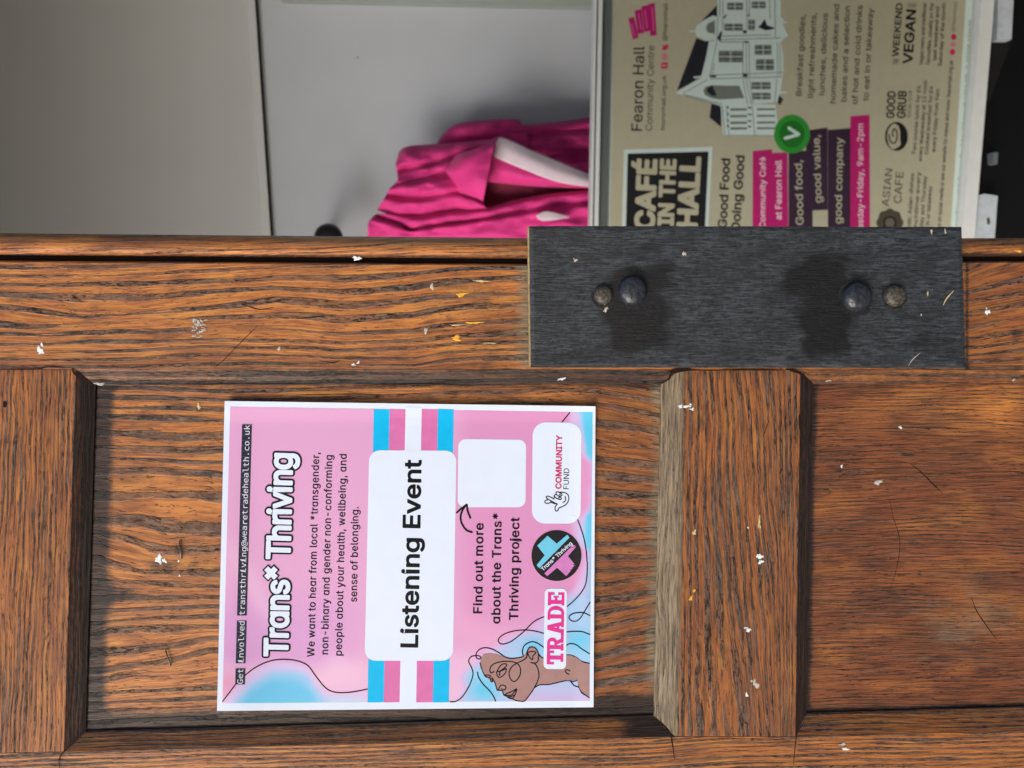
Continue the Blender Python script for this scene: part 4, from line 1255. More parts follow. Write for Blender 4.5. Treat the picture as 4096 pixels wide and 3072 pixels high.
# ------------------------------------------------------------------ hall behind the door
YW, KW = 1.04, -0.25            # back wall
YF, KF = 0.70, -0.11            # poster frame
WALLS = simple('wall_emulsion', srgb(161, 167, 176), 0.8, 0.2, 0.02, 14, 0, 0.0004)
BOARD = simple('board_paint', srgb(168, 172, 175), 0.85, 0.25, 0.02, 10)
TRIM = simple('trim_paint', srgb(140, 150, 148), 0.5, 0.3, 0.03, 30)
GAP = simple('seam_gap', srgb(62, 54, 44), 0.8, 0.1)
FLOORM = simple('hall_floor', srgb(92, 93, 96), 0.5, 0.3, 0.2, 8)


def plane_pt(x, z, y0, k, h=0.0): return np.array([x, y0 + k * x - h, z])


def slab3(name, pts, mat, parent, y0, k, h0, h1, world=False):
    """polygon on a wall plane with real thickness from h0 (front) back to h1"""
    f_ = (lambda p, h: plane_pt(p[0], p[1], y0, k, h)) if world else (lambda p, h: PK(p[0], p[1], y0, k, h))
    fr = [f_(p, h0) for p in pts]
    n_ = np.array([k, -1.0, 0]); n_ /= np.linalg.norm(n_)
    bk = [p - n_ * (h0 - h1) for p in fr]
    n = len(pts)
    faces = tri(pts)
    faces = faces + [tuple(n + i for i in f) for f in faces] + [(i, (i + 1) % n, n + (i + 1) % n, n + i) for i in range(n)]
    return mk(name, fr + bk, faces, mat, parent)


tag(mk('back_wall', [plane_pt(x, z, YW, KW) for x, z in [(-1.3, -2.0), (1.2, -2.0), (1.2, 1.5), (-1.3, 1.5)]], [(0, 1, 2, 3)], WALLS), kind='structure')
tag(mk('ceiling', [(-1.3, -0.02, 1.5), (1.2, -0.02, 1.5), (1.2, 1.9, 1.5), (-1.3, 1.9, 1.5)], [(0, 1, 2, 3)], WALLS), kind='structure')  # unseen; put in with the right wall to cut sky light in the hall
tag(mk('right_wall', [(1.0, -0.02, -2.0), (1.0, 1.9, -2.0), (1.0, 1.9, 1.5), (1.0, -0.02, 1.5)], [(0, 1, 2, 3)], WALLS), kind='structure')
def box(name, x0, x1, y0, y1, z0, z1, mat):
    vs = [(x, y, z) for x in (x0, x1) for y in (y0, y1) for z in (z0, z1)]
    return tag(mk(name, vs, [(0, 1, 3, 2), (4, 6, 7, 5), (0, 4, 5, 1), (2, 3, 7, 6), (0, 2, 6, 4), (1, 5, 7, 3)], mat), kind='structure')


BLOCKM = simple('light_block_grey', srgb(146, 148, 151), 0.85, 0.2, 0.1, 12)
box('light_block_right', 0.42, 1.2, -0.02, 0.16, -2.0, 1.5, BLOCKM)  # unseen block added to keep daylight out of the hall
box('light_block_top', -1.6, 0.418, -0.02, 0.16, 0.95, 1.5, BLOCKM)  # unseen block added overhead to shade the upper wall
tag(mk('floor', [(-1.3, -0.02, -2.0), (1.2, -0.02, -2.0), (1.2, 1.9, -2.0), (-1.3, 1.9, -2.0)], [(0, 1, 2, 3)], FLOORM), kind='structure')
tag(mk('ground', [(-30, -30, -2.004), (30, -30, -2.004), (30, 30, -2.004), (-30, 30, -2.004)], [(0, 1, 2, 3)], simple('paving', srgb(116, 118, 120), 0.8, 0.2, 0.15, 3)), kind='structure')
# board over the upper wall, its lower lip and a dark strip painted for the gap shadow below it
brd = empty('wall_board', tuple(PK(500, 400, YW, KW)), 'large plain grey painted board above the seam on the back wall', 'wall board')
brd['kind'] = 'thing'
NN = 14
bt = []
for i in range(NN + 1):
    v = -700 + 2400 * i / NN
    e = 1024 + 0.0668 * v
    bt.append([PK(e - 44, v, YW, KW, 0.010), PK(e - 38, v, YW, KW, 0.016), PK(e - 5, v, YW, KW, 0.017), PK(e - 4, v, YW, KW, 0.0)])
mk('lip', [p for r in bt for p in r], [(4 * i + j, 4 * i + j + 1, 4 * i + 5 + j, 4 * i + 4 + j) for i in range(NN) for j in range(3)], BOARD, brd)
bf = []
for i in range(NN + 1):
    v = -700 + 2400 * i / NN
    e = 1024 + 0.0668 * v
    bf.append([PK(e - 43, v, YW, KW, 0.010), PK(-700, v, YW, KW, 0.20)])
mk('board', [p for r in bf for p in r], [(2 * i, 2 * i + 1, 2 * i + 3, 2 * i + 2) for i in range(NN)], BOARD, brd, True)
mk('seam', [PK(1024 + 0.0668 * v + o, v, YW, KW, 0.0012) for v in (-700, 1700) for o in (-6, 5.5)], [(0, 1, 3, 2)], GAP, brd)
# pale rail at the far right of the hall
tag(slab3('trunking', [(1130, -260), (2600, -260), (2600, 31), (1120, -2)], TRIM, None, YW, KW, 0.03, 0.002), 'pale grey green strip of trunking running along the wall at the edge of view', 'trunking')
tag(slab3('wall_mark', [(1427, 227), (1432, 226), (1434, 231), (1429, 234)], GAP, None, YW, KW, 0.0006, 0.0001), 'tiny dark speck on the bare grey wall', 'mark')

# ------------------------------------------------------------------ coat hook
HB = simple('black_plastic', srgb(24, 24, 26), 0.4, 0.4)
hk = empty('coat_hook', tuple(PK(1318, 980, YW, KW)), 'black coat hook knob sticking out of the wall beside the pink jackets', 'coat hook')


def turned(name, prof, base, axis, mat, parent, n=28):
    axis = axis / np.linalg.norm(axis)
    x = np.cross(axis, [0, 0, 1.0]); x /= np.linalg.norm(x); z = np.cross(x, axis)
    verts = [base + axis * a + r * (math.cos(t) * x + math.sin(t) * z) for a, r in prof for t in np.linspace(0, 2 * math.pi, n, endpoint=False)]
    faces = [(i * n + j, i * n + (j + 1) % n, (i + 1) * n + (j + 1) % n, (i + 1) * n + j) for i in range(len(prof) - 1) for j in range(n)]
    return mk(name, verts, faces, mat, parent, True)


wn = np.array([KW, -1.0, 0]) / math.hypot(KW, 1)
hb = PK(1313, 953, YW, KW)
turned('stem', [(0, 0.016), (0.004, 0.016), (0.006, 0.008), (0.05, 0.007), (0.115, 0.009)], hb, wn, HB, hk)
kb = PK(1316, 952, YW, KW, 0.13)
turned('knob', [(-0.022, 0.004), (-0.018, 0.015), (-0.008, 0.023), (0.004, 0.026), (0.014, 0.022), (0.020, 0.012), (0.022, 0.0005)], kb, wn, HB, hk)

# ------------------------------------------------------------------ pink hi-vis jackets
def cloth(name, c, rough=0.7):
    m = simple(name, c, rough, 0.25, 0.04, 40, 0, 0.0)
    m.node_tree.nodes['Principled BSDF'].inputs['Sheen Weight'].default_value = 0.08
    return m


PINK = cloth('pink_cloth', srgb(204, 52, 130))
PINKR = cloth('pink_cloth_rear', srgb(186, 44, 118))
REFL = simple('reflective_tape', srgb(206, 192, 206), 0.5, 0.4, 0.05, 60)
MAROON = cloth('maroon_cloth', srgb(104, 18, 52))  # dark maroon that stands for shade inside the jacket opening


def c2(x, y): return (1300 + x / 1.58, y / 1.58)


def loft(name, rows, mat, parent, n=70, m=7, seed=0.0, amp=8.0, fold=0.32):
    R = [catmull([(*c2(x, y), h) for x, y, h in ((p[0], p[1], p[2] if len(p) > 2 else hh) for p in r)], n) for r, hh in rows]
    R = np.array(R)                       # rows x n x 3
    H0 = R[:, :, 2].copy()
    sm = H0.copy()
    for _ in range(3): sm = (np.vstack([sm[:1], sm[:-1]]) + sm * 2 + np.vstack([sm[1:], sm[-1:]])) / 4
    kf = fold * (0.55 + 0.9 * vnoise(np.arange(H0.shape[1])[None, :] / 13.0 + seed, np.arange(H0.shape[0])[:, None] * 0.6 + seed))
    R[:, :, 2] = sm + (H0 - sm) * kf if fold < 1 else H0
    cols = [catmull(np.c_[R[:, j, :]], (len(R) - 1) * m + 1) for j in range(n)]
    G = np.array(cols).transpose(1, 0, 2)
    r_, c_ = G.shape[:2]
    verts = []
    for i in range(r_):
        for j in range(c_):
            u, v, h = G[i, j]
            h = (h + amp * 2.2 * (vnoise((u + 1.2 * v) / 75 + seed, (v - 0.5 * u) / 60 + seed) - 0.5) + amp * 0.55 * (vnoise((u - 0.6 * v) / 38 + seed, (v + 0.3 * u) / 20) - 0.5)
                     + amp * 0.12 * (vnoise((u + v) / 14 + seed, (v - u * 0.4) / 11) - 0.5))
            edge = min(i, r_ - 1 - i) / max(m * 0.5, 1)
            verts.append(PK(u, v, YW, KW, h / 1000.0 + 0.045))
    faces = [(i * c_ + j, i * c_ + j + 1, (i + 1) * c_ + j + 1, (i + 1) * c_ + j) for i in range(r_ - 1) for j in range(c_ - 1)]
    o = mk(name, verts, faces, mat, parent, True)
    so = o.modifiers.new('thickness', 'SOLIDIFY'); so.thickness = 0.0012; so.offset = 0
    return o


J1 = empty('jacket', tuple(PK(2100, 900, YW, KW, 0.03)), 'darker rear pink jacket hanging behind the front one against the wall', 'jacket', 'pink jackets hanging on the hall wall')
J2 = empty('jacket', tuple(PK(1700, 1000, YW, KW, 0.08)), 'front pink jacket with turned collar and pale reflective band', 'jacket', 'pink jackets hanging on the hall wall')
loft('body', [([(700, 925), (745, 850), (835, 785), (1000, 762), (1215, 757), (1245, 788), (1500, 768), (1850, 712)], 8),
              ([(702, 928), (760, 862), (880, 812), (1040, 795), (1250, 800), (1500, 785), (1850, 740)], 42),
              ([(706, 932), (790, 885), (930, 858), (1090, 843), (1280, 830), (1500, 808), (1850, 772)], 46),
              ([(715, 935), (840, 902), (980, 882), (1110, 868), (1285, 862), (1500, 838), (1850, 800)], 24),
              ([(730, 940), (900, 915), (1060, 898), (1200, 890), (1300, 885), (1500, 862), (1850, 830)], 54),
              ([(760, 960), (950, 950), (1100, 935), (1250, 925), (1310, 918), (1470, 895), (1850, 862)], 50),
              ([(800, 1000), (980, 990), (1150, 965), (1300, 950), (1400, 945), (1550, 925), (1850, 900)], 60),
              ([(850, 1050), (1000, 1030), (1200, 1000), (1350, 985), (1450, 970), (1600, 958), (1850, 950)], 28),
              ([(880, 1090), (1100, 1060), (1300, 1030), (1480, 1015), (1600, 1005), (1850, 1000)], 62),
              ([(900, 1150), (1200, 1120), (1500, 1090), (1850, 1080)], 40), ([(900, 1330), (1200, 1300), (1500, 1250), (1850, 1230)], 10)], PINKR, J1, seed=2.0)
loft('flap', [([(1100, 842, 40), (1283, 838, 50)], 40), ([(1130, 890, 48), (1284, 870, 60)], 40), ([(1180, 925, 40), (1284, 925, 62)], 40)], PINKR, J1, n=20, seed=5)
loft('opening_shade', [([(960, 1120), (1300, 1140), (1850, 1170)], 86), ([(950, 1240), (1300, 1230), (1850, 1205)], 66), ([(980, 1370), (1300, 1320), (1850, 1260)], 88)], MAROON, J2, seed=7)  # dark sheet added for the shade in the opening between folds
loft('hood', [([(455, 1010), (475, 955), (530, 926), (640, 916), (760, 908), (900, 898), (1085, 880)], 40),
              ([(449, 1030), (490, 985), (560, 958), (680, 945), (800, 938), (950, 915), (1075, 895)], 92),
              ([(449, 1055), (500, 1030), (580, 1012), (680, 1000), (790, 975), (920, 940), (1070, 900)], 98),
              ([(453, 1078), (505, 1066), (570, 1056), (650, 1046), (760, 1008), (880, 962), (1066, 906)], 60),
              ([(457, 1105), (515, 1096), (590, 1078), (690, 1056), (790, 1026), (900, 985), (1060, 930)], 105),
              ([(458, 1140), (500, 1138), (590, 1118), (690, 1092), (770, 1068), (850, 1050), (1055, 985)], 110),
              ([(430, 1172), (490, 1155), (600, 1128), (700, 1100), (775, 1085), (840, 1075), (1045, 1040)], 84),
              ([(410, 1192), (490, 1180), (600, 1168), (700, 1155), (790, 1150), (900, 1150), (1030, 1130)], 126),
              ([(396, 1215), (485, 1212), (600, 1215), (720, 1205), (815, 1195), (900, 1212), (1015, 1200)], 122),
              ([(388, 1230), (485, 1240), (600, 1246), (720, 1230), (830, 1214), (920, 1240), (1002, 1264)], 86),
              ([(370, 1262), (480, 1280), (600, 1288), (720, 1268), (845, 1246), (940, 1272), (1012, 1308)], 130),
              ([(345, 1300), (470, 1330), (600, 1334), (720, 1312), (850, 1300), (960, 1312), (1040, 1318)], 122),
              ([(328, 1325), (462, 1372), (600, 1372), (720, 1352), (860, 1345), (980, 1338), (1100, 1322)], 88)], PINK, J2, n=80, seed=1.0)
loft('body', [([(450, 1350), (600, 1352), (760, 1335), (1000, 1318), (1210, 1262), (1450, 1222), (1850, 1182)], 84),
              ([(400, 1352), (600, 1390), (760, 1362), (1000, 1335), (1230, 1282), (1480, 1238), (1850, 1200)], 128),
              ([(340, 1352), (480, 1402), (540, 1440), (660, 1410), (1000, 1362), (1250, 1306), (1500, 1262), (1850, 1230)], 120),
              ([(310, 1362), (478, 1416), (525, 1455), (660, 1428), (1000, 1385), (1270, 1330), (1520, 1292), (1850, 1262)], 88),
              ([(290, 1385), (470, 1440), (560, 1464), (680, 1446), (1000, 1402), (1275, 1360), (1540, 1325), (1850, 1292)], 138),
              ([(272, 1415), (450, 1470), (640, 1474), (1000, 1450), (1272, 1405), (1540, 1372), (1850, 1350)], 130),
              ([(270, 1500), (450, 1504), (700, 1500), (1000, 1496), (1250, 1485), (1540, 1440), (1850, 1420)], 142),
              ([(270, 1560), (450, 1560), (700, 1560), (1000, 1560), (1250, 1560), (1540, 1540), (1850, 1540)], 110),
              ([(270, 1680), (450, 1680), (1000, 1680), (1540, 1680), (1850, 1680)], 60)], PINK, J2, n=80, seed=3.0)
loft('sleeve', [([(1060, 880, 90), (1120, 868, 96), (1300, 948, 100), (1500, 1034, 98), (1690, 1108, 92), (1850, 1165, 88)], 0),
                ([(1055, 930, 108), (1110, 935, 122), (1300, 1015, 124), (1500, 1095, 118), (1690, 1150, 110), (1850, 1185, 100)], 0),
                ([(1045, 990, 108), (1090, 1005, 126), (1300, 1082, 128), (1480, 1140, 122), (1690, 1185, 112), (1850, 1198, 100)], 0),
                ([(1030, 1070, 108), (1100, 1090, 128), (1300, 1130, 128), (1480, 1160, 120), (1690, 1188, 110), (1850, 1200, 98)], 0),
                ([(1008, 1146, 92), (1100, 1156, 104), (1300, 1176, 104), (1480, 1184, 100), (1690, 1192, 96), (1850, 1204, 90)], 0)], PINK, J2, seed=9, amp=0.0, fold=1.0)
loft('reflective_band', [([(1080, 905, 127), (1110, 868, 122), (1200, 899, 123), (1300, 946, 123), (1500, 1030, 119), (1690, 1108, 110), (1850, 1167, 99)], 0),
                         ([(1074, 945, 126), (1120, 935, 131), (1300, 1012, 134), (1500, 1094, 128), (1690, 1150, 119), (1850, 1185, 108)], 0),
                         ([(1064, 984, 127), (1100, 1004, 133), (1300, 1088, 134), (1480, 1152, 128), (1690, 1184, 119), (1850, 1197, 108)], 0)], REFL, J2, seed=9, amp=0.0, fold=1.0)
loft('reflective_band', [([(1335, 1362, 142), (1390, 1336, 142), (1460, 1346, 142), (1545, 1372, 140)], 0), ([(1345, 1380, 147), (1400, 1368, 147), (1460, 1370, 146), (1540, 1374, 142)], 0),
                         ([(1375, 1396, 146), (1420, 1394, 146), (1470, 1388, 146), (1530, 1378, 142)], 0)], REFL, J2, n=16, seed=9, amp=0.5)
loft('collar', [([(826, 985, 108), (870, 966, 122), (960, 938, 136), (1078, 884, 128)], 0), ([(795, 1030, 104), (860, 1015, 140), (960, 985, 156), (1068, 930, 150)], 0),
                ([(768, 1080, 104), (850, 1070, 146), (950, 1045, 164), (1052, 1000, 162)], 0), ([(785, 1115, 104), (860, 1112, 146), (950, 1100, 166), (1040, 1065, 168)], 0),
                ([(803, 1145, 104), (870, 1150, 144), (940, 1150, 162), (1026, 1130, 168)], 0), ([(818, 1185, 100), (880, 1192, 138), (940, 1200, 156), (1012, 1200, 164)], 0),
                ([(832, 1214, 98), (890, 1228, 126), (950, 1248, 142), (1000, 1268, 150)], 0)], PINK, J2, n=40, seed=11, amp=3.0, fold=0.9)
loft('pocket', [([(1270, 1400, 60), (1450, 1392, 60), (1850, 1380, 60)], 0), ([(1262, 1440, 60), (1450, 1430, 60), (1850, 1420, 60)], 0)], MAROON, J2, n=20, seed=4, amp=1)

# ------------------------------------------------------------------ café poster in its display frame
FP = lambda pt, h: PK(pt[0], pt[1], YF, KF, h)
C3 = lambda x, y: (2350 + x / 1.7467, y / 1.7467)
C4 = lambda x, y: (3100 + x / 1.6586, y / 1.6586)
C5 = lambda x, y: (2350 + x / 3.16, 450 + y / 3.16)
C6 = lambda x, y: (2650 + x / 2.765, y / 2.765)
C7 = lambda x, y: (3450 + x / 3.2523, 450 + y / 3.2523)
C8 = lambda x, y: (3450 + x / 3.317, y / 3.317)
ALU = simple('frame_plastic', srgb(206, 212, 214), 0.4, 0.4, 0.03, 60)
ALUD = simple('frame_dark_grey', srgb(96, 102, 104), 0.5, 0.3)  # plain grey of the frame's darker strips and back panel
frame = empty('display_frame', tuple(PK(3900, 450, YF, KF)), 'white plastic display frame holding the cafe poster on a black cabinet', 'frame')
T, Bv = -1500, 1500              # the frame runs on beyond both ends of the view
eL = lambda v, o: (2350 + 55 / 1.7467 + o - 0.0192 * v, v)
eR = lambda v, o: (3100 + 1370 / 1.6586 + o - 0.0835 * v, v)


def bar(name, e, o0, o1, h0, h1, mat, parent):
    return slab3(name, [e(T, o0), e(T, o1), e(Bv, o1), e(Bv, o0)], mat, parent, YF, KF, h0, h1)


bar('frame_edge', eL, -4, 6, 0.010, -0.012, ALU, frame)
bar('frame_edge', eL, 6.3, 13, 0.004, -0.012, ALUD, frame)
bar('frame_edge', eL, 13.3, 29, 0.009, -0.012, ALU, frame)
bar('frame_gap', eL, 29.3, 66, 0.002, -0.012, ALUD, frame)
bar('ledge', eR, 0, 52, 0.016, -0.012, ALU, frame)
bar('back_panel', lambda v, o: (eL(v, 0)[0] if o < 0 else eR(v, 0)[0], v), -1, 1, -0.012, -0.016, ALUD, frame)
WB = simple('white_bracket', srgb(176, 186, 196), 0.45, 0.4, 0.1, 80)
slab3('bracket', [C7(1515, 1075), C7(1590, 1058), C7(1760, 1085), C7(1720, 1640), C7(1455, 1640)], WB, frame, YF, KF, 0.004, -0.010)
slab3('screw', [C7(1625, 1375), C7(1655, 1375), C7(1660, 1450), C7(1630, 1455)], GAP, frame, YF, KF, 0.0055, 0.0042)
slab3('bracket', [C8(1800, -500), C8(2030, -500), C8(1978, 520), C8(1790, 520)], WB, frame, YF, KF, 0.004, -0.010)
slab3('bracket', [C7(1698, 520), C7(1765, 520), C7(1755, 670), C7(1705, 660)], simple('grey_bracket', srgb(96, 104, 112), 0.5), frame, YF, KF, 0.004, -0.010)
cab = empty('cabinet', tuple(PK(4300, 450, YF, KF, -0.1)), 'black cabinet standing under the display frame', 'cabinet')
KB = simple('cabinet_black', srgb(12, 13, 15), 0.5, 0.2)
KG = simple('cabinet_dark_grey', srgb(26, 27, 28), 0.6, 0.2)
slab3('top', [eR(T, 30), (5300, T), (5300, Bv), eR(Bv, 30)], KB, cab, YF, KF, -0.018, -0.30)
slab3('trim', [C8(1690, 520), C8(1975, 525), C8(1900, 760), C8(1790, 1050), C8(1690, 1330), C8(1640, 1330)], KG, cab, YF, KF, -0.011, -0.0175)

cafe = empty('poster', tuple(PK(3200, 450, YF, KF)), 'beige cafe menu poster with a drawn building standing in the white frame', 'poster')
CS = Sheet(lambda u, v, z: PK(u, v, YF, KF, -0.004 + 2.2 * z + 0.0015 * math.sin(u / 130.0 + v / 400.0)), cafe)


def cink(n, c): return simple(n, srgb(*c), 0.5, 0.3, 0.03, 90)


Q = {'white': cink('poster_white', (206, 220, 220)), 'beige': cink('poster_beige', (182, 177, 156)), 'dark': cink('poster_dark', (32, 26, 34)), 'black': cink('poster_black', (14, 12, 14)),
     'text': cink('poster_brown_text', (72, 62, 60)), 'grey': cink('poster_grey_text', (104, 94, 86)), 'mag': cink('poster_magenta', (184, 16, 108)), 'magl': cink('poster_light_pink', (222, 92, 166)),
     'purple': cink('poster_purple', (52, 26, 52)), 'green': cink('poster_green', (44, 146, 48)), 'green2': cink('poster_dark_green', (22, 112, 30)), 'red': cink('poster_red', (206, 36, 86)), 'blush': cink('poster_blush', (206, 132, 142)),
     'facade': cink('poster_facade', (206, 222, 222)), 'roof': cink('poster_roof', (30, 30, 40)), 'win': cink('poster_window', (116, 124, 118)), 'line': cink('poster_line', (96, 106, 106)), 'olive': cink('poster_olive', (74, 66, 52)), 'pinkw': cink('poster_pale_pink', (240, 206, 226))}
CS.poly('paper', [eL(T, 62), eR(T, 4), eR(Bv, 4), eL(Bv, 62)], Q['white'], 1)
eB = lambda v: (3100 + 1267 / 1.6586 - 0.0668 * v, v)
CS.poly('beige_field', [eL(T, 76), eB(T), eB(Bv), eL(Bv, 76)], Q['beige'], 2)
# brand flag
for pl in ([(285, 128), (325, 118), (358, 262), (318, 275)], [(329, 76), (378, 62), (394, 232), (352, 236)], [(378, 45), (424, 34), (440, 215), (396, 226)], [(425, 30), (470, 20), (484, 246), (438, 252)]):
    CS.poly('pink_flag', [C3(*p) for p in pl], Q['mag'], 3)
CS.stroke('pink_flag_lines', [[C3(308, 165), C3(330, 250)], [C3(356, 95), C3(374, 205)], [C3(402, 70), C3(416, 195)], [C3(452, 50), C3(462, 215)]], 5, Q['magl'], 4, smooth=False)
tx = CS.text
tx('hall_lettering', 'Fearon Hall', C3(382, 915), C3(398, 325), 44, Q['dark'], 3, off=0.008)
tx('hall_lettering', 'Community Centre', C3(452, 914), C3(468, 320), 27, Q['text'], 3, off=0.004)
tx('web_lettering', 'fearonhall.org.uk', C3(540, 912), C3(551, 528), 17, Q['text'], 3, off=0.008)
tx('web_lettering', '@fearonhall', C3(553, 286), C3(561, 20), 17, Q['text'], 3, off=0.008)
CS.poly('web_icon', rounded(C3(514, 438), C3(562, 434), C3(561, 478), C3(516, 482), 4), Q['red'], 3)
CS.poly('web_icon', [(C3(538, 396)[0] + 14 * math.cos(t), C3(538, 396)[1] + 14 * math.sin(t)) for t in np.linspace(0, 6.28, 24)[:-1]], Q['blush'], 3)
CS.poly('web_icon', [C3(*p) for p in [(515, 345), (530, 330), (518, 314), (540, 318), (560, 308), (566, 325), (556, 345), (535, 352)]], Q['red'], 3)
tx('web_icon', 'f', C3(556, 466), C3(556, 450), 20, Q['beige'], 4, off=0.03)
# black name box
CS.poly('name_border', [C5(462, 470), C5(1580, 433), C5(1490, 2200), C5(410, 2200)], Q['white'], 3)
CS.poly('name_box', [C5(508, 520), C5(1530, 494), C5(1450, 2200), C5(468, 2200)], Q['black'], 4)
for s_, a, b, cp in [('CAF\u00c9', (852, 1497), (888, 588), 84), ('IN THE', (1092, 1440), (1128, 588), 67), ('HALL', (1393, 1470), (1440, 560), 86)]:
    tx('name_lettering', s_, C5(*a), C5(*b), cp, Q['beige'], 5, off=0.042)
tx('slogan_lettering', 'Good Food', C5(1760, 1468), C5(1806, 583), 37, Q['black'], 3, off=0.022)
tx('slogan_lettering', 'Doing Good', C5(1928, 1500), C5(1988, 545), 37, Q['black'], 3, off=0.022)
CS.poly('pink_panel', [C3(1155, 1055), C3(1290, 1043), C3(1290, 1068), C3(1398, 1065), C3(1405, 1900), C3(1152, 1900)], Q['mag'], 3)
tx('panel_lettering', 'Community Caf\u00e9', C3(1243, 1592), C3(1245, 1098), 24, Q['pinkw'], 4, off=0.012)
tx('panel_lettering', 'at Fearon Hall', C3(1357, 1535), C3(1357, 1120), 26, Q['pinkw'], 4, off=0.014)
for pl in ([(90, 1000), (206, 1000), (206, 1900), (90, 1900)], [(206, 866), (348, 846), (350, 1392), (250, 1396), (250, 1900), (206, 1900)], [(350, 862), (500, 850), (500, 1900), (352, 1900)]):
    CS.poly('purple_panel', [C4(*p) for p in pl], Q['purple'], 3)
tx('panel_lettering', 'Good food,', C4(190, 1492), C4(178, 1062), 31, Q['beige'], 4, off=0.012)
tx('panel_lettering', 'good value,', C4(310, 1345), C4(296, 895), 30, Q['beige'], 4, off=0.012)
tx('panel_lettering', 'good company', C4(442, 1485), C4(452, 912), 30, Q['beige'], 4, off=0.012)
CS.poly('pink_panel', [C4(500, 772), C4(628, 762), C4(632, 1900), C4(500, 1900)], Q['mag'], 3)
tx('panel_lettering', 'Tuesday-Friday, 9am-2pm', C4(586, 1590), C4(586, 820), 25, Q['pinkw'], 4, off=0.010)
gc = C4(113, 890)
CS.poly('green_badge', [(gc[0] + 72 * math.cos(t) * (1 + .008 * math.sin(9 * t)), gc[1] + 77 * math.sin(t)) for t in np.linspace(0, 6.2832, 49)[:-1]], Q['green'], 5)
CS.poly('green_badge', [(gc[0] + 50 * math.cos(t), gc[1] + 54 * math.sin(t)) for t in np.linspace(0, 6.2832, 41)[:-1]], Q['green2'], 6)
CS.stroke('green_badge_letter', [[C4(66, 918), C4(158, 892)], [C4(158, 892), C4(90, 848)]], 13, Q['white'], 7, smooth=False)
for s_, a, b in [('Breakfast goodies,', (176, 636), (202, 95)), ('light refreshments,', (253, 650), (276, 85)), ('lunches, delicious', (327, 632), (351, 88)), ('homemade cakes and', (401, 686), (427, 30)),
                 ('bakes and a selection', (474, 676), (499, 40)), ('of hot and cold drinks', (546, 692), (582, 35)), ('to eat in or takeaway', (620, 671), (653, 55))]:
    tx('menu_lettering', s_, C4(*a), C4(*b), 23, Q['text'], 3, off=0.012)
tx('vegan_lettering', 'WEEKEND', C4(820, 378), C4(848, 22), 27, Q['black'], 3, off=0.020)
tx('vegan_lettering', 'THE', C4(818, 430), C4(822, 392), 22, Q['black'], 3, off=0.010)
tx('vegan_lettering', 'VEGAN', C4(912, 427), C4(938, 66), 40, Q['black'], 3, off=0.024)
tx('vegan_lettering', 'MENU', C4(936, 50), C4(938, 22), 34, Q['text'], 3)
SM = [('Vegan menu and traditional', (981, 432), (1006, 20)), ('favourites, usually on the', (1027, 430), (1053, 22)), ('last weekend and', (1071, 400), (1091, 45)), ('Saturday of the month', (1107, 440), (1134, 20)),
      ('Two course lunch for \u00a34', (934, 1025), (968, 568)), ('every Wednesday at 12 noon', (976, 1070), (1010, 535)), ('Cooked breakfast for \u00a34', (1017, 1025), (1050, 572)), ('every Friday from 9am', (1064, 1010), (1092, 590)),
      ('Authentic Asian dishes', (893, 1640), (924, 1150)), ('at lunchtime every', (936, 1620), (967, 1140)), ('Tuesday and Thursday', (976, 1600), (1008, 1168)), ('eat in or takeaway', (1020, 1560), (1042, 1235))]
for s_, a, b in SM:
    tx('small_lettering', s_, C4(*a), C4(*b), 16, Q['text'], 3, off=0.016)
tx('small_lettering', 'Follow us on social media or see our website for menus and more: fearonhall.org.uk', C4(1092, 1620), C4(1182, 400), 16, Q['text'], 3, off=0.016)
tx('small_lettering', '@fearonhall', C4(1192, 212), C4(1210, 10), 15, Q['grey'], 3)
for k, (y, cn) in enumerate([(345, 'red'), (295, 'blush'), (245, 'red')]):
    p = C4(1178 + 4 * k, y)
    CS.poly('small_icon', [(p[0] + 11 * math.cos(t), p[1] + 12 * math.sin(t)) for t in np.linspace(0, 6.28, 16)[:-1]], Q[cn], 3)
tx('address_line', 'Fearon Hall, Rectory Road, Loughborough, LE11 1PL  T: 01509 230629', C4(1221, 1420), C4(1312, 135), 14, Q['line'], 3, off=0.006)
tx('grub_lettering', 'GOOD', C4(792, 786), C4(803, 606), 34, Q['black'], 3, off=0.026)
tx('grub_lettering', 'GRUB', C4(866, 786), C4(876, 604), 36, Q['black'], 3, off=0.026)
tx('grub_lettering', 'SOCIAL CLUB', C4(900, 782), C4(908, 602), 13, Q['text'], 3, off=0.010)
ge = [(C4(806, 905)[0] + 46 * math.cos(t), C4(806, 905)[1] + 58 * math.sin(t)) for t in np.linspace(0, 6.2832, 41)[:-1]]
CS.poly('swirl_logo', ge, Q['black'], 3)
CS.poly('swirl_logo', [C7(*p) for p in [(318, 320), (335, 220), (380, 160), (420, 140), (470, 175), (490, 250), (490, 340), (498, 420), (470, 445), (420, 475), (385, 478), (345, 430)]], Q['beige'], 4)
CS.stroke('swirl_logo', [[C7(345, 285), C7(355, 350), C7(385, 395), C7(420, 395), C7(445, 350), C7(450, 290), C7(435, 225), C7(410, 215), C7(392, 250), C7(392, 290), C7(405, 315)]], 5.5, Q['black'], 5)
tx('asian_lettering', 'ASIAN', C4(755, 1372), C4(781, 1122), 29, Q['text'], 3, off=0.006)
tx('asian_lettering', 'CAFE', C4(838, 1350), C4(853, 1142), 31, Q['text'], 3, off=0.006)
fc = C4(762, 1478)
CS.poly('flower_logo', [(fc[0] + 52 * (1 + 0.05 * math.cos(8 * t)) * math.cos(t), fc[1] + 55 * (1 + 0.05 * math.cos(8 * t)) * math.sin(t)) for t in np.linspace(0, 6.2832, 81)[:-1]], Q['olive'], 3)
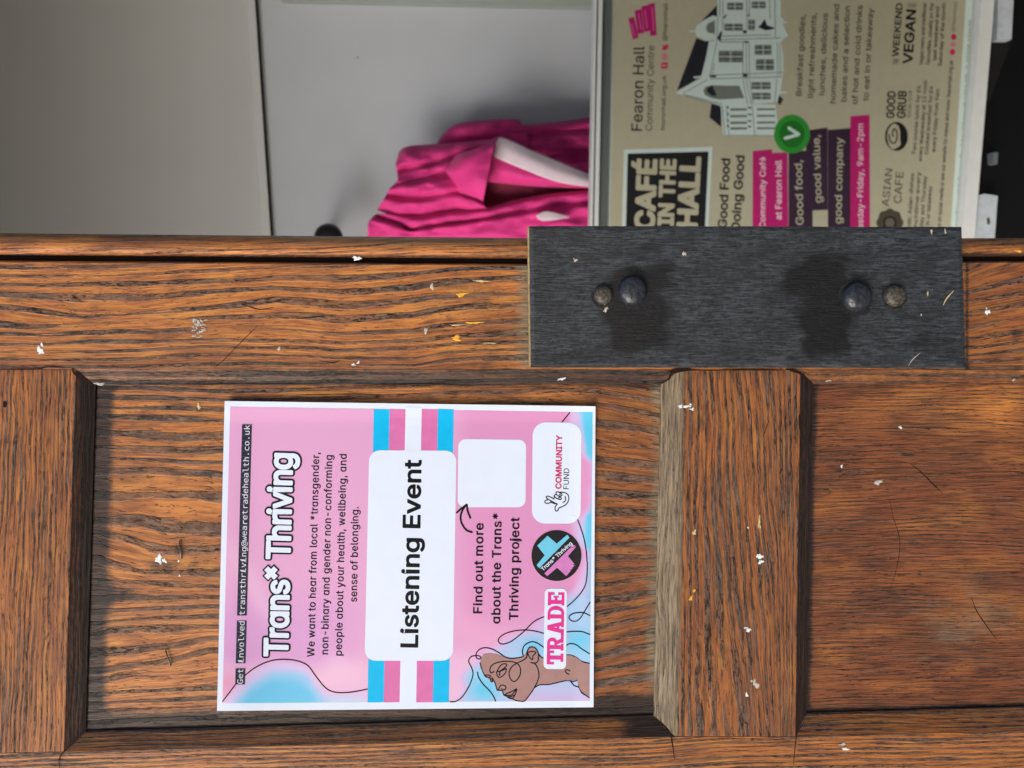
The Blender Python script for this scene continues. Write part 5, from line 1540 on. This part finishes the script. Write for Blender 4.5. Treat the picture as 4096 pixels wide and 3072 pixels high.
CS.poly('flower_logo', [(fc[0] + 27 * math.cos(t), fc[1] + 28 * math.sin(t)) for t in np.linspace(0, 6.2832, 25)[:-1]], Q['black'], 4)
CS.poly('flower_logo', [(fc[0] + 19 * math.cos(t), fc[1] + 20 * math.sin(t)) for t in np.linspace(0, 6.2832, 25)[:-1]], Q['grey'], 5)
# drawing of the hall building
f6 = lambda L: [C6(*p) for p in L]
for n_, L, q_, ly in [
    ('roof', [(160, 1000), (375, 420), (440, 445), (520, 455), (480, 640), (430, 830), (400, 862), (300, 930)], 'roof', 3), ('roof', [(425, 240), (610, 50), (612, 180), (540, 180)], 'roof', 3),
    ('roof', [(540, 1150), (650, 1180), (648, 1405), (520, 1300)], 'roof', 3),
    ('facade', [(140, 1032), (300, 930), (440, 862), (860, 862), (890, 1000), (980, 1150), (640, 1168), (220, 1052)], 'facade', 4),
    ('facade', [(515, 455), (1310, 455), (1335, 620), (1338, 780), (1290, 1130), (985, 1150), (880, 1000), (860, 864), (420, 862), (430, 830), (480, 640)], 'facade', 4),
    ('facade', [(362, 350), (375, 290), (430, 245), (470, 215), (560, 170), (605, 185), (605, 460), (560, 440), (470, 455), (430, 420), (372, 400)], 'facade', 4),
    ('facade', [(620, -900), (1300, -900), (1310, 190), (1345, 215), (1330, 260), (1385, 395), (1310, 456), (606, 456), (604, 140)], 'facade', 4),
    ('facade', [(642, 1168), (985, 1150), (1250, 1155), (1280, 1400), (1255, 1505), (760, 1508), (670, 1490)], 'facade', 4),
    ('window', [(450, 1005), (475, 962), (540, 942), (700, 948), (850, 948), (905, 1085), (630, 1102), (530, 1082), (470, 1050)], 'win', 5), ('window', [(485, 1005), (510, 965), (550, 945), (580, 1010), (600, 1060), (540, 1058)], 'roof', 6)]:
    CS.poly('hall_drawing', f6(L), Q[q_], ly)
for x0, y0, x1, y1 in [(622, 562, 886, 690), (1020, 497, 1205, 606), (1034, 655, 1232, 776), (985, 908, 1196, 988), (995, 1025, 1196, 1100), (684, 262, 886, 340), (716, 30, 890, 110), (988, 18, 1140, 92), (950, 218, 1022, 332), (712, -300, 890, -60)]:
    CS.poly('hall_drawing', f6([(x0, y0), (x1, y0), (x1, y1), (x0, y1)]), Q['win'], 5)
    nb = []
    for k in (0.33, 0.67):
        nb.append([C6(x0 + (x1 - x0) * k, y0), C6(x0 + (x1 - x0) * k, y1)]); nb.append([C6(x0, y0 + (y1 - y0) * k), C6(x1, y0 + (y1 - y0) * k)])
    CS.stroke('hall_drawing', nb, 2.6, Q['roof'], 6, smooth=False)
    CS.stroke('hall_drawing', [[C6(x0 + (x1 - x0) * .5, y0 + 6), C6(x0 + (x1 - x0) * .5, y1 - 6)], [C6(x0 + 8, (y0 + y1) / 2), C6(x1 - 8, (y0 + y1) / 2)]], 3.0, Q['facade'], 6, smooth=False)
for L in ([(480, 310), (500, 260), (580, 225), (580, 375), (500, 360)],):
    CS.poly('hall_drawing', f6(L), Q['win'], 5)
for L in ([(1055, 300), (1090, 270), (1130, 210), (1155, 280), (1250, 310), (1210, 325), (1140, 336)], [(525, 832), (592, 832), (592, 856), (525, 856)], [(892, 812), (942, 812), (942, 852), (892, 852)], [(890, 335), (932, 335), (932, 368), (890, 368)],
          [(605, 420), (640, 350), (662, 345), (640, 470)], [(668, 195), (710, 150), (712, 165), (690, 205)], [(895, 455), (950, 455), (955, 475), (905, 470)], [(1290, 1050), (1335, 1100), (1300, 1165), (1270, 1130)], [(920, 180), (960, 150), (962, 168)]):
    CS.poly('hall_drawing', f6(L), Q['roof'], 5)
for y in (1198, 1272, 1345, 1408):
    CS.poly('hall_drawing', f6([(750, y), (935, y), (935, y + 24), (750, y + 28)]), Q['win'], 5)
    CS.poly('hall_drawing', f6([(1045, y), (1245, y), (1245, y + 20), (1045, y + 22)]), Q['win'], 5)
    CS.poly('hall_drawing', f6([(706, y - 25), (742, y - 15), (722, y + 5)]), Q['roof'], 5)
    CS.poly('hall_drawing', f6([(935, y - 20), (990, y - 10), (965, y + 8)]), Q['roof'], 5)
CS.stroke('hall_drawing', [[C6(*p) for p in l] for l in [[(520, 850), (600, 470), (612, 190)], [(546, 850), (575, 700)], [(520, 832), (1330, 800)], [(530, 872), (1320, 850)], [(890, 860), (890, 470)], [(930, 860), (925, 470)], [(962, 850), (958, 470)],
      [(1275, 850), (1270, 470)], [(1305, 845), (1300, 470)], [(640, 440), (1300, 420)], [(640, 400), (1200, 385)], [(640, 465), (900, 465)], [(890, 880), (940, 1150)], [(920, 870), (985, 1150)], [(960, 870), (1005, 1140)], [(220, 1040), (660, 1150)], [(230, 1030), (500, 880)], [(250, 1060), (620, 1165)],
      [(1265, 870), (1240, 1140)], [(660, 1170), (690, 1490)], [(705, 1170), (735, 1490)], [(990, 1160), (1020, 1500)], [(670, 10), (665, 330)], [(930, -100), (935, 330)], [(965, -100), (960, 200)], [(1180, -100), (1190, 200)], [(1240, -100), (1250, 430)], [(635, -100), (632, 180)], [(720, 1500), (1250, 1500)]]], 2.4, Q['line'], 6, smooth=False)
CS.stroke('hall_drawing', [[C6(1190, 1015), C6(1370, 1022)], [C6(1200, 380), C6(1380, 400)], [C6(1200, 240), C6(1370, 250)], [C6(350, 856), (C6(430, 850))], [C6(300, 345), C6(370, 345)]], 7, Q['facade'], 5, smooth=False)
# clear acrylic front of the frame
ac = bpy.data.materials.new('clear_acrylic'); ac.use_nodes = True
t = ac.node_tree; t.nodes.clear()
tr_ = t.nodes.new('ShaderNodeBsdfTransparent'); gl = t.nodes.new('ShaderNodeBsdfGlossy'); mx = t.nodes.new('ShaderNodeMixShader'); ot = t.nodes.new('ShaderNodeOutputMaterial')
gl.inputs['Roughness'].default_value = 0.25
tr_.inputs['Color'].default_value = (0.93, 0.95, 0.94, 1)
fr = t.nodes.new('ShaderNodeFresnel'); fr.inputs['IOR'].default_value = 1.42
t.links.new(fr.outputs[0], mx.inputs[0]); t.links.new(tr_.outputs[0], mx.inputs[1]); t.links.new(gl.outputs[0], mx.inputs[2]); t.links.new(mx.outputs[0], ot.inputs[0])
mk('acrylic_cover', [FP(p, 0.0035) for p in (eL(T, 30), eR(T, 0), eR(Bv, 0), eL(Bv, 30))], [(0, 1, 2, 3)], ac, frame)
